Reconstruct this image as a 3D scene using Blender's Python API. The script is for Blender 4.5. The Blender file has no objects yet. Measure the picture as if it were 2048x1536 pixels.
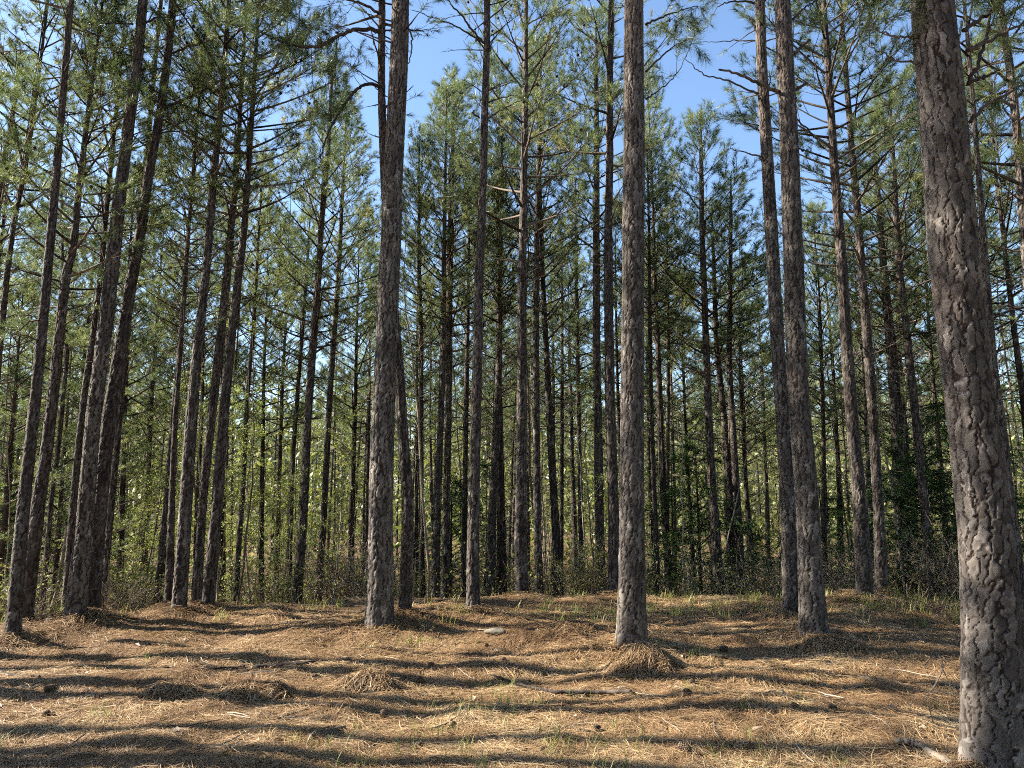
import bpy, math
import numpy as np
from mathutils import Vector, Matrix, Quaternion

SC = bpy.context.scene
COL = SC.collection
R = math.radians

# ------------------------------------------------------------------ camera numbers
F, CX, CY, PITCH, EYE = 1538.0, 1024.0, 768.0, R(8.0), 1.6
cp, sp = math.cos(PITCH), math.sin(PITCH)

def ray(px, py):
    u, v = (px - CX) / F, (CY - py) / F
    return np.array([u, cp - v * sp, sp + v * cp])

def at(px, py, D):
    d = ray(px, py)
    return np.array([0, 0, EYE]) + d * (D / d[1])

def proj(p):
    x, y, z = p[0], p[1], p[2] - EYE
    c = y * cp + z * sp
    v = -y * sp + z * cp
    return CX + F * x / c, CY - F * v / c

# ------------------------------------------------------------------ noise helpers
def hsh(a, b, k=0):
    n = np.asarray(a).astype(np.int64) * 374761393 + np.asarray(b).astype(np.int64) * 668265263 + k * 1442695041
    n = (n ^ (n >> 13)) * 1274126177
    n = n & 0xFFFFFFFF
    n = ((n ^ (n >> 15)) * 2246822519) & 0xFFFFFFFF
    return ((n ^ (n >> 16)) & 0xFFFFFF) / float(0xFFFFFF)

def vnoise(x, y, k=0, wrap=None):
    xi, yi = np.floor(x), np.floor(y)
    fx, fy = x - xi, y - yi
    fx = fx * fx * (3 - 2 * fx); fy = fy * fy * (3 - 2 * fy)
    x0, x1 = xi, xi + 1
    if wrap:
        x0, x1 = np.mod(x0, wrap), np.mod(x1, wrap)
    a, b = hsh(x0, yi, k), hsh(x1, yi, k)
    c, d = hsh(x0, yi + 1, k), hsh(x1, yi + 1, k)
    return (a + (b - a) * fx) * (1 - fy) + (c + (d - c) * fx) * fy   # 0..1

def smooth(a, b, x):
    t = np.clip((x - a) / (b - a), 0, 1)
    return t * t * (3 - 2 * t)

# ------------------------------------------------------------------ terrain
MOUNDS = []
def terrain0(x, y):
    x = np.asarray(x, float); y = np.asarray(y, float)
    c = np.clip(11.1 + np.minimum(0, (x + 3.2)) * 0.75, 9.2, 12)
    h = -1.75 * smooth(c, c + 8.5, y) + 0.05 * np.sin(x * 0.35 + 1.0)
    h = h - 0.02 * np.clip(-x - 3, 0, 10)
    amp = 0.45 + 0.55 * smooth(2.0, 5.0, y)
    h = h + amp * (0.14 * (vnoise(x * 0.55 + 7, y * 0.95, 1) - .5) + 0.11 * (vnoise(x * 1.25, y * 1.9, 2) - .5)
                   + 0.05 * (vnoise(x * 3.1, y * 3.7, 3) - .5))
    h = h + 0.022 * (vnoise(x * 9, y * 9, 4) - .5) + 0.011 * (vnoise(x * 21, y * 21, 5) - .5)
    return h

def terrain(x, y):
    h = terrain0(x, y)
    for mx, my, a, s in MOUNDS:
        h = h + a * np.exp(-((np.asarray(x) - mx) ** 2 + (np.asarray(y) - my) ** 2) / (2 * s * s))
    return h

def ground(px, py, f=terrain0):
    d = ray(px, py)
    ts = np.linspace(1.5, 40, 1600)
    P = np.array([0, 0, EYE])[None] + d[None] * ts[:, None]
    below = P[:, 2] < f(P[:, 0], P[:, 1])
    i = int(np.argmax(below)) if below.any() else len(ts) - 1
    return P[i]

# ------------------------------------------------------------------ mesh helpers
def mesh_from(name, V, tris=None, quads=None, attrs=None, smooth_shade=False, mat=None):
    me = bpy.data.meshes.new(name)
    V = np.asarray(V, np.float32)
    me.vertices.add(len(V)); me.vertices.foreach_set('co', V.ravel())
    nt = 0 if tris is None else len(tris)
    nq = 0 if quads is None else len(quads)
    idx, tot = [], []
    if nt: idx.append(np.asarray(tris, np.int32).ravel()); tot.append(np.full(nt, 3, np.int32))
    if nq: idx.append(np.asarray(quads, np.int32).ravel()); tot.append(np.full(nq, 4, np.int32))
    idx = np.concatenate(idx); tot = np.concatenate(tot)
    me.loops.add(len(idx)); me.loops.foreach_set('vertex_index', idx)
    me.polygons.add(len(tot))
    st = np.zeros(len(tot), np.int32); st[1:] = np.cumsum(tot)[:-1]
    me.polygons.foreach_set('loop_start', st)
    me.polygons.foreach_set('use_smooth', np.full(len(tot), smooth_shade))
    for k, a in (attrs or {}).items():
        at_ = me.attributes.new(k, 'FLOAT', 'POINT')
        at_.data.foreach_set('value', np.asarray(a, np.float32))
    if mat is not None: me.materials.append(mat)
    me.update(calc_edges=True)
    me.validate()
    return me

class MB:
    """collects geometry that becomes ONE mesh object"""
    def __init__(s): s.V, s.T, s.Q, s.A, s.n = [], [], [], [], 0
    def add(s, V, tris=None, quads=None, tint=0.5):
        V = np.asarray(V, float)
        if tris is not None and len(tris): s.T.append(np.asarray(tris) + s.n)
        if quads is not None and len(quads): s.Q.append(np.asarray(quads) + s.n)
        s.V.append(V); s.A.append(np.broadcast_to(np.asarray(tint, float), (len(V),))); s.n += len(V)
    def tube(s, P, r, k=5, tint=0.5, cap=False):
        P = np.asarray(P, float); n = len(P); r = np.broadcast_to(np.asarray(r, float), (n,))
        T = np.gradient(P, axis=0); T /= np.linalg.norm(T, axis=1)[:, None] + 1e-9
        ref = np.array([0, 0, 1.0]) if abs(T[:, 2]).mean() < 0.8 else np.array([1.0, 0, 0])
        N = np.cross(T, ref); N /= np.linalg.norm(N, axis=1)[:, None] + 1e-9
        B = np.cross(T, N)
        a = np.arange(k) * 2 * math.pi / k
        V = P[:, None] + r[:, None, None] * (np.cos(a)[None, :, None] * N[:, None] + np.sin(a)[None, :, None] * B[:, None])
        V = V.reshape(-1, 3)
        i, j = np.meshgrid(np.arange(n - 1), np.arange(k), indexing='ij')
        q = np.stack([i * k + j, i * k + (j + 1) % k, (i + 1) * k + (j + 1) % k, (i + 1) * k + j], -1).reshape(-1, 4)
        t = None
        if cap:
            V = np.vstack([V, P[:1], P[-1:]])
            m = n * k
            t = [(m, (b + 1) % k, b) for b in range(k)] + [(m + 1, (n - 1) * k + b, (n - 1) * k + (b + 1) % k) for b in range(k)]
        s.add(V, t, q, tint)
    def mesh(s, name, mat, smooth_shade=False, attr='tint'):
        return mesh_from(name, np.vstack(s.V), np.vstack(s.T) if s.T else None, np.vstack(s.Q) if s.Q else None,
                         {attr: np.concatenate(s.A)}, smooth_shade, mat)

def link(name, me, parent=None, loc=None, rot=None, scale=None):
    o = bpy.data.objects.new(name, me); COL.objects.link(o)
    if parent is not None: o.parent = parent
    if loc is not None: o.location = loc
    if rot is not None: o.rotation_euler = rot
    if scale is not None: o.scale = scale
    return o

def tag(o, label=None, cat=None, group=None, kind=None):
    if label: o['label'] = label
    if cat: o['category'] = cat
    if group: o['group'] = group
    if kind: o['kind'] = kind
    return o

def empty(name, loc):
    o = link(name, None, loc=loc); o.empty_display_size = 0.2
    return o

def norm(v):
    v = np.asarray(v, float); return v / (np.linalg.norm(v, axis=-1, keepdims=True) + 1e-9)

# ------------------------------------------------------------------ materials
def newmat(name):
    m = bpy.data.materials.new(name); m.use_nodes = True
    nt = m.node_tree; nt.nodes.clear()
    return m, nt, nt.nodes.new('ShaderNodeOutputMaterial')

def ramp(nt, stops, fac):
    r = nt.nodes.new('ShaderNodeValToRGB'); e = r.color_ramp.elements
    while len(e) < len(stops): e.new(0.5)
    for el, (p, c) in zip(e, stops):
        el.position = p; el.color = (*c, 1)
    nt.links.new(fac, r.inputs[0]); return r.outputs[0]

def attr(nt, name):
    a = nt.nodes.new('ShaderNodeAttribute'); a.attribute_name = name; return a.outputs['Fac']

def mixc(nt, fac, a, b, mode='MIX'):
    n = nt.nodes.new('ShaderNodeMix'); n.data_type = 'RGBA'; n.blend_type = mode
    for sock, val in ((n.inputs[0], fac), (n.inputs[6], a), (n.inputs[7], b)):
        if hasattr(val, 'links'): nt.links.new(val, sock)
        elif isinstance(val, (int, float)): sock.default_value = val
        else: sock.default_value = (*val, 1)
    return n.outputs[2]

def math_(nt, op, a, b=0.0, clamp=False):
    n = nt.nodes.new('ShaderNodeMath'); n.operation = op; n.use_clamp = clamp
    for sock, val in ((n.inputs[0], a), (n.inputs[1], b)):
        if hasattr(val, 'links'): nt.links.new(val, sock)
        else: sock.default_value = val
    return n.outputs[0]

def noise(nt, scale, detail=4, rough=0.6, vec=None, coord='Object', stretch=None):
    n = nt.nodes.new('ShaderNodeTexNoise'); n.inputs['Scale'].default_value = scale
    n.inputs['Detail'].default_value = detail; n.inputs['Roughness'].default_value = rough
    tc = nt.nodes.new('ShaderNodeTexCoord'); src = tc.outputs[coord]
    if stretch:
        mp = nt.nodes.new('ShaderNodeMapping'); mp.inputs['Scale'].default_value = stretch
        nt.links.new(src, mp.inputs[0]); src = mp.outputs[0]
    nt.links.new(src, n.inputs['Vector'])
    return n.outputs['Fac']

def objrand(nt):
    return nt.nodes.new('ShaderNodeObjectInfo').outputs['Random']

def leafy(name, stops, trans=0.4, jitter=0.25, rough=0.55):
    m, nt, out = newmat(name)
    f = math_(nt, 'ADD', attr(nt, 'tint'), math_(nt, 'MULTIPLY', math_(nt, 'SUBTRACT', objrand(nt), 0.5), jitter), True)
    c = ramp(nt, stops, f)
    d = nt.nodes.new('ShaderNodeBsdfPrincipled'); d.inputs['Roughness'].default_value = rough
    d.inputs['Specular IOR Level'].default_value = 0.5
    t = nt.nodes.new('ShaderNodeBsdfTranslucent')
    nt.links.new(c, d.inputs['Base Color'])
    nt.links.new(mixc(nt, 1.0, c, (1.0, 1.05, 0.75), 'MULTIPLY'), t.inputs['Color'])
    x = nt.nodes.new('ShaderNodeMixShader'); x.inputs[0].default_value = trans
    nt.links.new(d.outputs[0], x.inputs[1]); nt.links.new(t.outputs[0], x.inputs[2])
    nt.links.new(x.outputs[0], out.inputs[0])
    return m

def woody(name, stops, nscale=12, stretch=(1, 1, .25), bump=0.6, rough=0.9, jitter=0.2):
    m, nt, out = newmat(name)
    n = noise(nt, nscale, 5, .65, stretch=stretch)
    f = math_(nt, 'ADD', n, math_(nt, 'MULTIPLY', math_(nt, 'SUBTRACT', attr(nt, 'tint'), 0.5), 0.8))
    f = math_(nt, 'ADD', f, math_(nt, 'MULTIPLY', math_(nt, 'SUBTRACT', objrand(nt), 0.5), jitter), True)
    c = ramp(nt, stops, f)
    d = nt.nodes.new('ShaderNodeBsdfPrincipled'); d.inputs['Roughness'].default_value = rough
    d.inputs['Specular IOR Level'].default_value = 0.2
    b = nt.nodes.new('ShaderNodeBump'); b.inputs['Strength'].default_value = bump; b.inputs['Distance'].default_value = 0.01
    nt.links.new(n, b.inputs['Height']); nt.links.new(b.outputs[0], d.inputs['Normal'])
    nt.links.new(c, d.inputs['Base Color']); nt.links.new(d.outputs[0], out.inputs[0])
    return m

def bark_material():
    m, nt, out = newmat('pine_bark')
    cr, pid = attr(nt, 'crack'), attr(nt, 'plate')
    big = noise(nt, 1.3, 3, .5); fine = noise(nt, 45, 6, .7, stretch=(1, 1, .45)); mid = noise(nt, 9, 4, .6, stretch=(1, 1, .4))
    f = math_(nt, 'ADD', math_(nt, 'MULTIPLY', pid, 0.62), math_(nt, 'MULTIPLY', fine, 0.42))
    f = math_(nt, 'ADD', f, math_(nt, 'MULTIPLY', mid, 0.35))
    f = math_(nt, 'SUBTRACT', f, 0.2, True)
    plate = ramp(nt, [(0.0, (.026, .022, .019)), (.32, (.056, .049, .044)), (.62, (.125, .112, .1)), (1.0, (.34, .315, .285))], f)
    red = ramp(nt, [(0.0, (.05, .025, .018)), (.5, (.11, .058, .04)), (1.0, (.2, .12, .085))], f)
    plate = mixc(nt, math_(nt, 'MULTIPLY', smoothfac(nt, big, .5, .72), 0.22), plate, red)
    lich = smoothfac(nt, noise(nt, 4.5, 5, .65), .62, .74)
    plate = mixc(nt, math_(nt, 'MULTIPLY', lich, 0.4), plate, (.2, .195, .165))
    tc = nt.nodes.new('ShaderNodeTexCoord'); sep = nt.nodes.new('ShaderNodeSeparateXYZ'); nt.links.new(tc.outputs['Object'], sep.inputs[0])
    plate = mixc(nt, math_(nt, 'MULTIPLY', smoothfac(nt, sep.outputs['Z'], 3.5, 9.0), .28), plate, mixc(nt, f, (.07, .04, .028), (.3, .2, .145)))
    plate = mixc(nt, 1.0, plate, ramp(nt, [(0, (.78, .72, .70)), (.5, (1, .96, .94)), (1, (1.2, 1.2, 1.17))], objrand(nt)), 'MULTIPLY')
    c = mixc(nt, smoothfac(nt, cr, 0.12, 0.88), (.022, .014, .011), plate)
    d = nt.nodes.new('ShaderNodeBsdfPrincipled'); d.inputs['Roughness'].default_value = 0.88
    d.inputs['Specular IOR Level'].default_value = 0.25
    hgt = math_(nt, 'ADD', math_(nt, 'MULTIPLY', cr, 0.5), math_(nt, 'MULTIPLY', fine, 0.45))
    b = nt.nodes.new('ShaderNodeBump'); b.inputs['Strength'].default_value = 0.9; b.inputs['Distance'].default_value = 0.012
    nt.links.new(hgt, b.inputs['Height']); nt.links.new(b.outputs[0], d.inputs['Normal'])
    nt.links.new(c, d.inputs['Base Color']); nt.links.new(d.outputs[0], out.inputs[0])
    return m

def smoothfac(nt, v, a, b):
    n = nt.nodes.new('ShaderNodeMapRange'); n.interpolation_type = 'SMOOTHSTEP'
    n.inputs['From Min'].default_value = a; n.inputs['From Max'].default_value = b
    nt.links.new(v, n.inputs['Value']); return n.outputs['Result']

def ground_material():
    m, nt, out = newmat('pine_straw_floor')
    big = noise(nt, 0.8, 4, .6); mid = noise(nt, 6, 5, .65)
    s1 = noise(nt, 30, 3, .6, stretch=(1, 4.5, 1)); s2 = noise(nt, 30, 3, .6, stretch=(4.5, 1, 1)); s3 = noise(nt, 120, 3, .7)
    f = math_(nt, 'ADD', math_(nt, 'MULTIPLY', mid, .35), math_(nt, 'MULTIPLY', math_(nt, 'MAXIMUM', s1, s2), .5))
    f = math_(nt, 'ADD', f, math_(nt, 'MULTIPLY', s3, .25))
    f = math_(nt, 'SUBTRACT', f, 0.1, True)
    c = ramp(nt, [(.1, (.055, .031, .018)), (.4, (.14, .082, .042)), (.62, (.25, .155, .08)), (.85, (.42, .30, .17))], f)
    grn = smoothfac(nt, big, .55, .72)
    c = mixc(nt, math_(nt, 'MULTIPLY', grn, .2), c, (.2, .17, .06))
    d = nt.nodes.new('ShaderNodeBsdfPrincipled'); d.inputs['Roughness'].default_value = .85
    d.inputs['Specular IOR Level'].default_value = .2
    b = nt.nodes.new('ShaderNodeBump'); b.inputs['Strength'].default_value = 1.0; b.inputs['Distance'].default_value = 0.02
    nt.links.new(f, b.inputs['Height']); nt.links.new(b.outputs[0], d.inputs['Normal'])
    nt.links.new(c, d.inputs['Base Color']); nt.links.new(d.outputs[0], out.inputs[0])
    return m

M = {}
M['bark'] = bark_material()
M['branch'] = woody('pine_branch_bark', [(.2, (.028, .02, .016)), (.5, (.07, .05, .04)), (.85, (.19, .155, .125))], 10)
M['needles'] = leafy('pine_needles', [(0, (.055, .08, .04)), (.35, (.12, .15, .07)), (.65, (.205, .235, .105)), (.88, (.34, .34, .145)), (1, (.27, .19, .085))], .47, .3, .42)
M['cedar'] = leafy('evergreen_sprays', [(0, (.02, .05, .015)), (.5, (.05, .1, .025)), (1, (.11, .17, .035))], .3)
M['leaf'] = leafy('young_leaves', [(0, (.15, .18, .05)), (.5, (.29, .33, .10)), (1, (.44, .46, .17))], .5)
M['olive'] = leafy('shrub_leaves', [(0, (.08, .10, .03)), (.5, (.18, .19, .055)), (1, (.30, .28, .10))], .45)
M['twig'] = woody('twig_bark', [(.2, (.08, .06, .043)), (.55, (.19, .148, .108)), (.85, (.36, .30, .23))], 8)
M['dry'] = leafy('dry_straw', [(0, (.092, .05, .026)), (.35, (.205, .12, .058)), (.65, (.355, .23, .118)), (1, (.60, .46, .275))], .15, .1, .5)
M['grass'] = leafy('grass_blades', [(0, (.1, .16, .03)), (.5, (.2, .25, .06)), (.8, (.38, .35, .12)), (1, (.5, .4, .19))], .4)
M['pale_wood'] = woody('weathered_wood', [(.2, (.05, .038, .03)), (.5, (.14, .11, .085)), (.85, (.29, .245, .195))], 14)
M['dark_wood'] = woody('dark_stick_bark', [(.2, (.014, .010, .008)), (.5, (.04, .03, .024)), (.85, (.16, .13, .105))], 18)
M['cone'] = woody('cone_scales', [(.2, (.05, .033, .023)), (.5, (.13, .09, .062)), (.8, (.26, .19, .14))], 30)
M['rock'] = woody('pale_rock', [(.2, (.07, .06, .045)), (.5, (.17, .15, .115)), (.85, (.33, .30, .24))], 22, (1, 1, 1))
M['litter'] = leafy('dead_leaves', [(0, (.06, .038, .024)), (.5, (.22, .15, .085)), (1, (.42, .34, .24))], .2)
M['ground'] = ground_material()

# ------------------------------------------------------------------ bark trunks
def voronoi(a, b, wrap, k, asp):
    ai, bi = np.floor(a), np.floor(b)
    F1 = np.full(a.shape, 9.0); F2 = np.full(a.shape, 9.0); ID = np.zeros(a.shape); I2 = np.zeros(a.shape)
    LA = np.zeros(a.shape); LB = np.zeros(a.shape); SA = np.zeros(a.shape); SB = np.zeros(a.shape)
    for da in (-1, 0, 1):
        for db in (-1, 0, 1):
            ca, cb = ai + da, bi + db
            w = np.mod(ca, wrap)
            ox = ca + .1 + .8 * hsh(w, cb, k); oy = cb + .05 + .9 * hsh(w, cb, k + 1)
            ex, ey = (a - ox), (b - oy) * asp
            d = np.sqrt(ex * ex + ey * ey); rid = hsh(w, cb, k + 2)
            c = d < F1; c2 = (~c) & (d < F2)
            F2 = np.where(c, F1, np.where(c2, d, F2)); I2 = np.where(c, ID, np.where(c2, rid, I2))
            SA = np.where(c, LA, np.where(c2, ex, SA)); SB = np.where(c, LB, np.where(c2, ey, SB))
            ID = np.where(c, rid, ID); LA = np.where(c, ex, LA); LB = np.where(c, ey, LB)
            F1 = np.where(c, d, F1)
    dx, dy = np.abs(LA - SA), np.abs(LB - SB)
    return F1, F2, ID, LA, LB, I2, dx / (np.sqrt(dx * dx + dy * dy) + 1e-6)

def trunk_mesh(name, centre, radius, z0, z1, du, dz, seed, amp=0.012, plate=0.05):
    """centre(z) -> (x, y) arrays, radius(z); bark plates are real relief"""
    nz = max(8, int((z1 - z0) / dz)); zs = np.linspace(z0, z1, nz)
    r = radius(zs); x, y = centre(zs)
    rb = float(np.median(r[:max(2, nz // 2)]))
    nu = int(np.clip(2 * math.pi * rb / du, 7, 300))
    th = np.arange(nu) / nu
    U, Z = np.meshgrid(th, zs)
    ku = max(4, int(round(2 * math.pi * rb / plate)))
    kn = max(3, ku // 2)
    a = U * ku; b = Z / (plate * 3.0) + seed * 13.7
    wa = (vnoise(U * kn * 2, Z / (plate * 1.8), seed + 11, kn * 2) - .5) * .6 + (vnoise(U * kn * 4, Z / (plate * .55), seed + 12, kn * 4) - .5) * .5 \
        + (vnoise(U * kn * 8, Z / (plate * .22), seed + 17, kn * 8) - .5) * .25
    wb = (vnoise(U * kn * 2, Z / (plate * 1.2), seed + 13, kn * 2) - .5) * .8 + (vnoise(U * kn * 6, Z / (plate * .4), seed + 18, kn * 6) - .5) * .35
    F1, F2, ID, LA, LB, I2, vert = voronoi(a + wa, b + wb, ku, seed * 5, 1.0)
    e = F2 - F1
    fw = np.maximum(0.11 + 0.2 * vnoise(U * kn, Z * 2.0, seed + 14, kn), 1.6 * du / plate)
    deep = .5 + .5 * smooth(.25, .8, vert)
    crack = 1 - deep * (1 - smooth(0.12, .9, e / fw))
    fur = np.abs(vnoise(U * ku * .5 + wa * .5, Z / (plate * 6), seed + 19, max(2, int(ku * .5))) - .5) * 2
    crack = crack * (1 - .35 * (1 - smooth(.03, .13, fur)))
    tilt = LA * (ID - .5) * 0.7 + LB * (hsh(ID * 9999, ID * 7777, 3) - .5) * 0.9
    G1, G2, GID, GA, GB, _, _ = voronoi(U * ku * 2 + wa * 2.2, Z / (plate * 1.1) + wb * 1.8, ku * 2, seed * 5 + 50, 1.0)
    terr = np.floor(GID * 4) / 4 + GB * .35
    fine = vnoise(U * ku * 6, Z / (plate * .22), seed + 20, ku * 6) - .5
    hgt = crack * (.62 + .3 * ID + .6 * tilt + .5 * terr + .22 * fine)
    fade = np.clip(Z / z1, 0, 1)
    disp = amp * (hgt - .7) * (1 - .55 * fade)
    lump = 1 + .05 * (vnoise(U * 3, Z * .9, seed + 15, 3) - .5) + .03 * (vnoise(U * 5, Z * 3.0, seed + 16, 5) - .5)
    rr = r[:, None] * lump * (1 + .16 * np.exp(-np.clip(Z, 0, 9) / .13) * (.6 + .8 * vnoise(U * 5, Z * .2, seed + 30, 5))) + disp
    A = 2 * math.pi * U
    V = np.stack([x[:, None] + rr * np.cos(A), y[:, None] + rr * np.sin(A), Z], -1).reshape(-1, 3)
    i, j = np.meshgrid(np.arange(nz - 1), np.arange(nu), indexing='ij')
    q = np.stack([i * nu + j, i * nu + (j + 1) % nu, (i + 1) * nu + (j + 1) % nu, (i + 1) * nu + j], -1).reshape(-1, 4)
    pl = .5 * ID + .5 * GID
    return mesh_from(name, V, None, q, {'crack': crack.ravel(), 'plate': pl.ravel()}, True, M['bark'])

# ------------------------------------------------------------------ needles and crowns
def perp(a, rng):
    v = rng.normal(size=a.shape); v = v - (v * a).sum(-1, keepdims=True) * a
    return norm(v)

def needle_tufts(mb, rng, P, A, n, length, width, shoot=0.14, spread=(18, 75), tint=None):
    """P tuft bases, A shoot directions"""
    P, A = np.asarray(P), norm(A); m = len(P)
    if tint is None: tint = np.clip(rng.normal(.45, .2, m), 0, .95)
    t = rng.random((m, n)) ** .8
    base = P[:, None] + A[:, None] * (t * shoot)[..., None]
    pr = perp(np.repeat(A[:, None], n, 1), rng)
    ph = np.radians(rng.uniform(spread[0], spread[1], (m, n))) * (1.15 - .55 * t)
    d = A[:, None] * np.cos(ph)[..., None] + pr * np.sin(ph)[..., None]
    d[..., 2] -= .06
    L = length * rng.uniform(.7, 1.15, (m, n))
    side = np.cross(d, rng.normal(size=d.shape)); side = norm(side) * width * .5
    tip = base + d * L[..., None]
    V = np.stack([base - side, base + side, tip], 2).reshape(-1, 3)
    T = np.arange(m * n * 3).reshape(-1, 3)
    tv = np.clip(np.repeat(tint, n * 3) + np.repeat(rng.normal(0, .07, m * n), 3), 0, 1)
    mb.add(V, T, None, tv)

def limb_path(rng, p0, az, length, el0, el1, n=7, wob=.06):
    s = np.linspace(0, 1, n)
    el = el0 + (el1 - el0) * s
    azs = az + np.cumsum(rng.normal(0, wob, n))
    d = np.stack([np.cos(azs) * np.cos(el), np.sin(azs) * np.cos(el), np.sin(el)], -1)
    P = np.vstack([p0, p0 + np.cumsum(d[:-1] * (length / (n - 1)), 0)])
    return P

def pine_crown(seed, L, Rm, nlimb, nneed, nlen, nwid, dead=14, sub=(4, 7), dens=1.0, kind='near'):
    """crown in its own frame: z=0 where green limbs start, z=L the tip"""
    rng = np.random.default_rng(seed)
    wood = MB(); TP, TA, TT = [], [], []
    def shape(t): return (.62 + .38 * min(1, t / .22)) * (1 - .80 * max(0, t - .3) / .7)
    t = 0.0
    az = rng.random() * 6.28
    for i in range(nlimb):
        t = (i + rng.uniform(-.3, .3)) / nlimb; t = float(np.clip(t, 0, .985))
        az += 2.4 + rng.normal(0, .35)
        ln = Rm * shape(t) * rng.uniform(.62, 1.15) * 1.12
        e0 = R(18 + 38 * t + rng.normal(0, 9)); e1 = e0 + R(rng.uniform(5, 30))
        P = limb_path(rng, np.array([0, 0, L * t]), az, ln, e0, e1)
        r0 = .021 * (1 - t) + .007
        wood.tube(P, np.linspace(r0, .0035, len(P)), 5, rng.random())
        clump = rng.normal(.45, .16)
        ns = int(rng.integers(sub[0], sub[1] + 1)); start = .55 - .35 * t if t < .45 else .12
        for k in range(ns):
            s = start + (1 - start) * (k + rng.random()) / ns
            j = s * (len(P) - 1); j0 = min(int(j), len(P) - 2); q = P[j0] + (P[j0 + 1] - P[j0]) * (j - j0)
            ta = norm(P[j0 + 1] - P[j0])
            sd = norm(np.cross(ta, [0, 0, 1])) * (1 if k % 2 else -1)
            dr = norm(ta * .75 + sd * rng.uniform(.5, 1.1) + np.array([0, 0, rng.uniform(.0, .5)]))
            sl = (.22 + .3 * (1 - s)) * ln * rng.uniform(.6, 1.2)
            m = 4
            Q = q + dr * np.linspace(0, sl, m)[:, None] + np.array([0, 0, 1]) * (np.linspace(0, 1, m)[:, None] ** 2) * sl * .25
            wood.tube(Q, np.linspace(.006, .0025, m), 4, rng.random())
            nt_ = max(1, int(round(dens * (1 + sl / .16))))
            for w in range(nt_):
                u = 1 - .75 * w / max(1, nt_); jj = u * (m - 1); a0 = min(int(jj), m - 2)
                qq = Q[a0] + (Q[a0 + 1] - Q[a0]) * (jj - a0)
                dd = norm(Q[a0 + 1] - Q[a0])
                if w: dd = norm(dd + rng.normal(0, .55, 3) + [0, 0, .25])
                if w: qq = qq + dd * .06
                TP.append(qq); TA.append(dd); TT.append(clump + rng.normal(0, .09))
        TP.append(P[-1]); TA.append(norm(P[-1] - P[-2])); TT.append(clump)
    wood.tube([[0, 0, -L * .43], [0, 0, L * .6], [0, 0, L]], [.012, .012, .005], 5)
    for k in range(6):
        TP.append(np.array([0, 0, L * (1 - .012 * k)])); TA.append(norm(np.array([rng.normal(0, .4), rng.normal(0, .4), 1]))); TT.append(.5)
    for i in range(dead):                                    # bare limbs below the green ones
        z = -rng.random() ** 1.3 * L * .42; az += 2.4 + rng.normal(0, .5)
        ln = Rm * rng.uniform(.25, .95) * (1 + z / (L * .75))
        e0 = R(rng.uniform(0, 38))
        P = limb_path(rng, np.array([0, 0, z]), az, ln, e0, e0 + R(rng.uniform(-25, 25)), 7, .1)
        wood.tube(P, np.linspace(.014, .003, len(P)), 5, .25 + .6 * rng.random())
        for k in range(int(rng.integers(1, 5))):
            j0 = int(rng.integers(2, len(P) - 1)); dr = norm(norm(P[j0] - P[j0 - 1]) + rng.normal(0, .5, 3))
            sl = ln * rng.uniform(.15, .4)
            wood.tube(P[j0] + dr * np.linspace(0, sl, 4)[:, None] + rng.normal(0, .012, (4, 3)), np.linspace(.005, .002, 4), 4, .6)
        if rng.random() < .35:
            TP.append(P[-1]); TA.append(norm(P[-1] - P[-2])); TT.append(.5)
    if kind == 'near':                                       # old cones still on the twigs
        idx = rng.choice(len(TP), min(26, len(TP)), replace=False)
        for i in idx:
            c = TP[i] + np.array([0, 0, -.05]); k = 6
            wood.tube(c + np.array([0, 0, 1]) * np.linspace(-.03, .03, 5)[:, None], np.array([.006, .02, .024, .017, .004]), k, 0.0)
    nd = MB()
    needle_tufts(nd, rng, np.array(TP), np.array(TA), nneed, nlen, nwid, tint=np.clip(np.array(TT), 0.02, .93))
    return wood.mesh('branches', M['branch'], True), nd.mesh('crown', M['needles'])

NEAR_L = 6.5
NEAR = [pine_crown(100 + i, NEAR_L, 1.5 + .12 * (i % 3), 44 + 4 * (i % 4), 46, .135, .0056, sub=(5, 7), dens=.95) for i in range(6)]
SPARSE = [pine_crown(150 + i, NEAR_L, 1.25, 26 + 3 * i, 42, .135, .0054, sub=(4, 5), dens=.9) for i in range(3)]
FAR_L = 6.0
FAR = [pine_crown(200 + i, FAR_L, 1.35 + .15 * (i % 3), 34 + 4 * (i % 3), 17, .17, .0115, dead=12, sub=(4, 5), kind='far') for i in range(6)]

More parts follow.
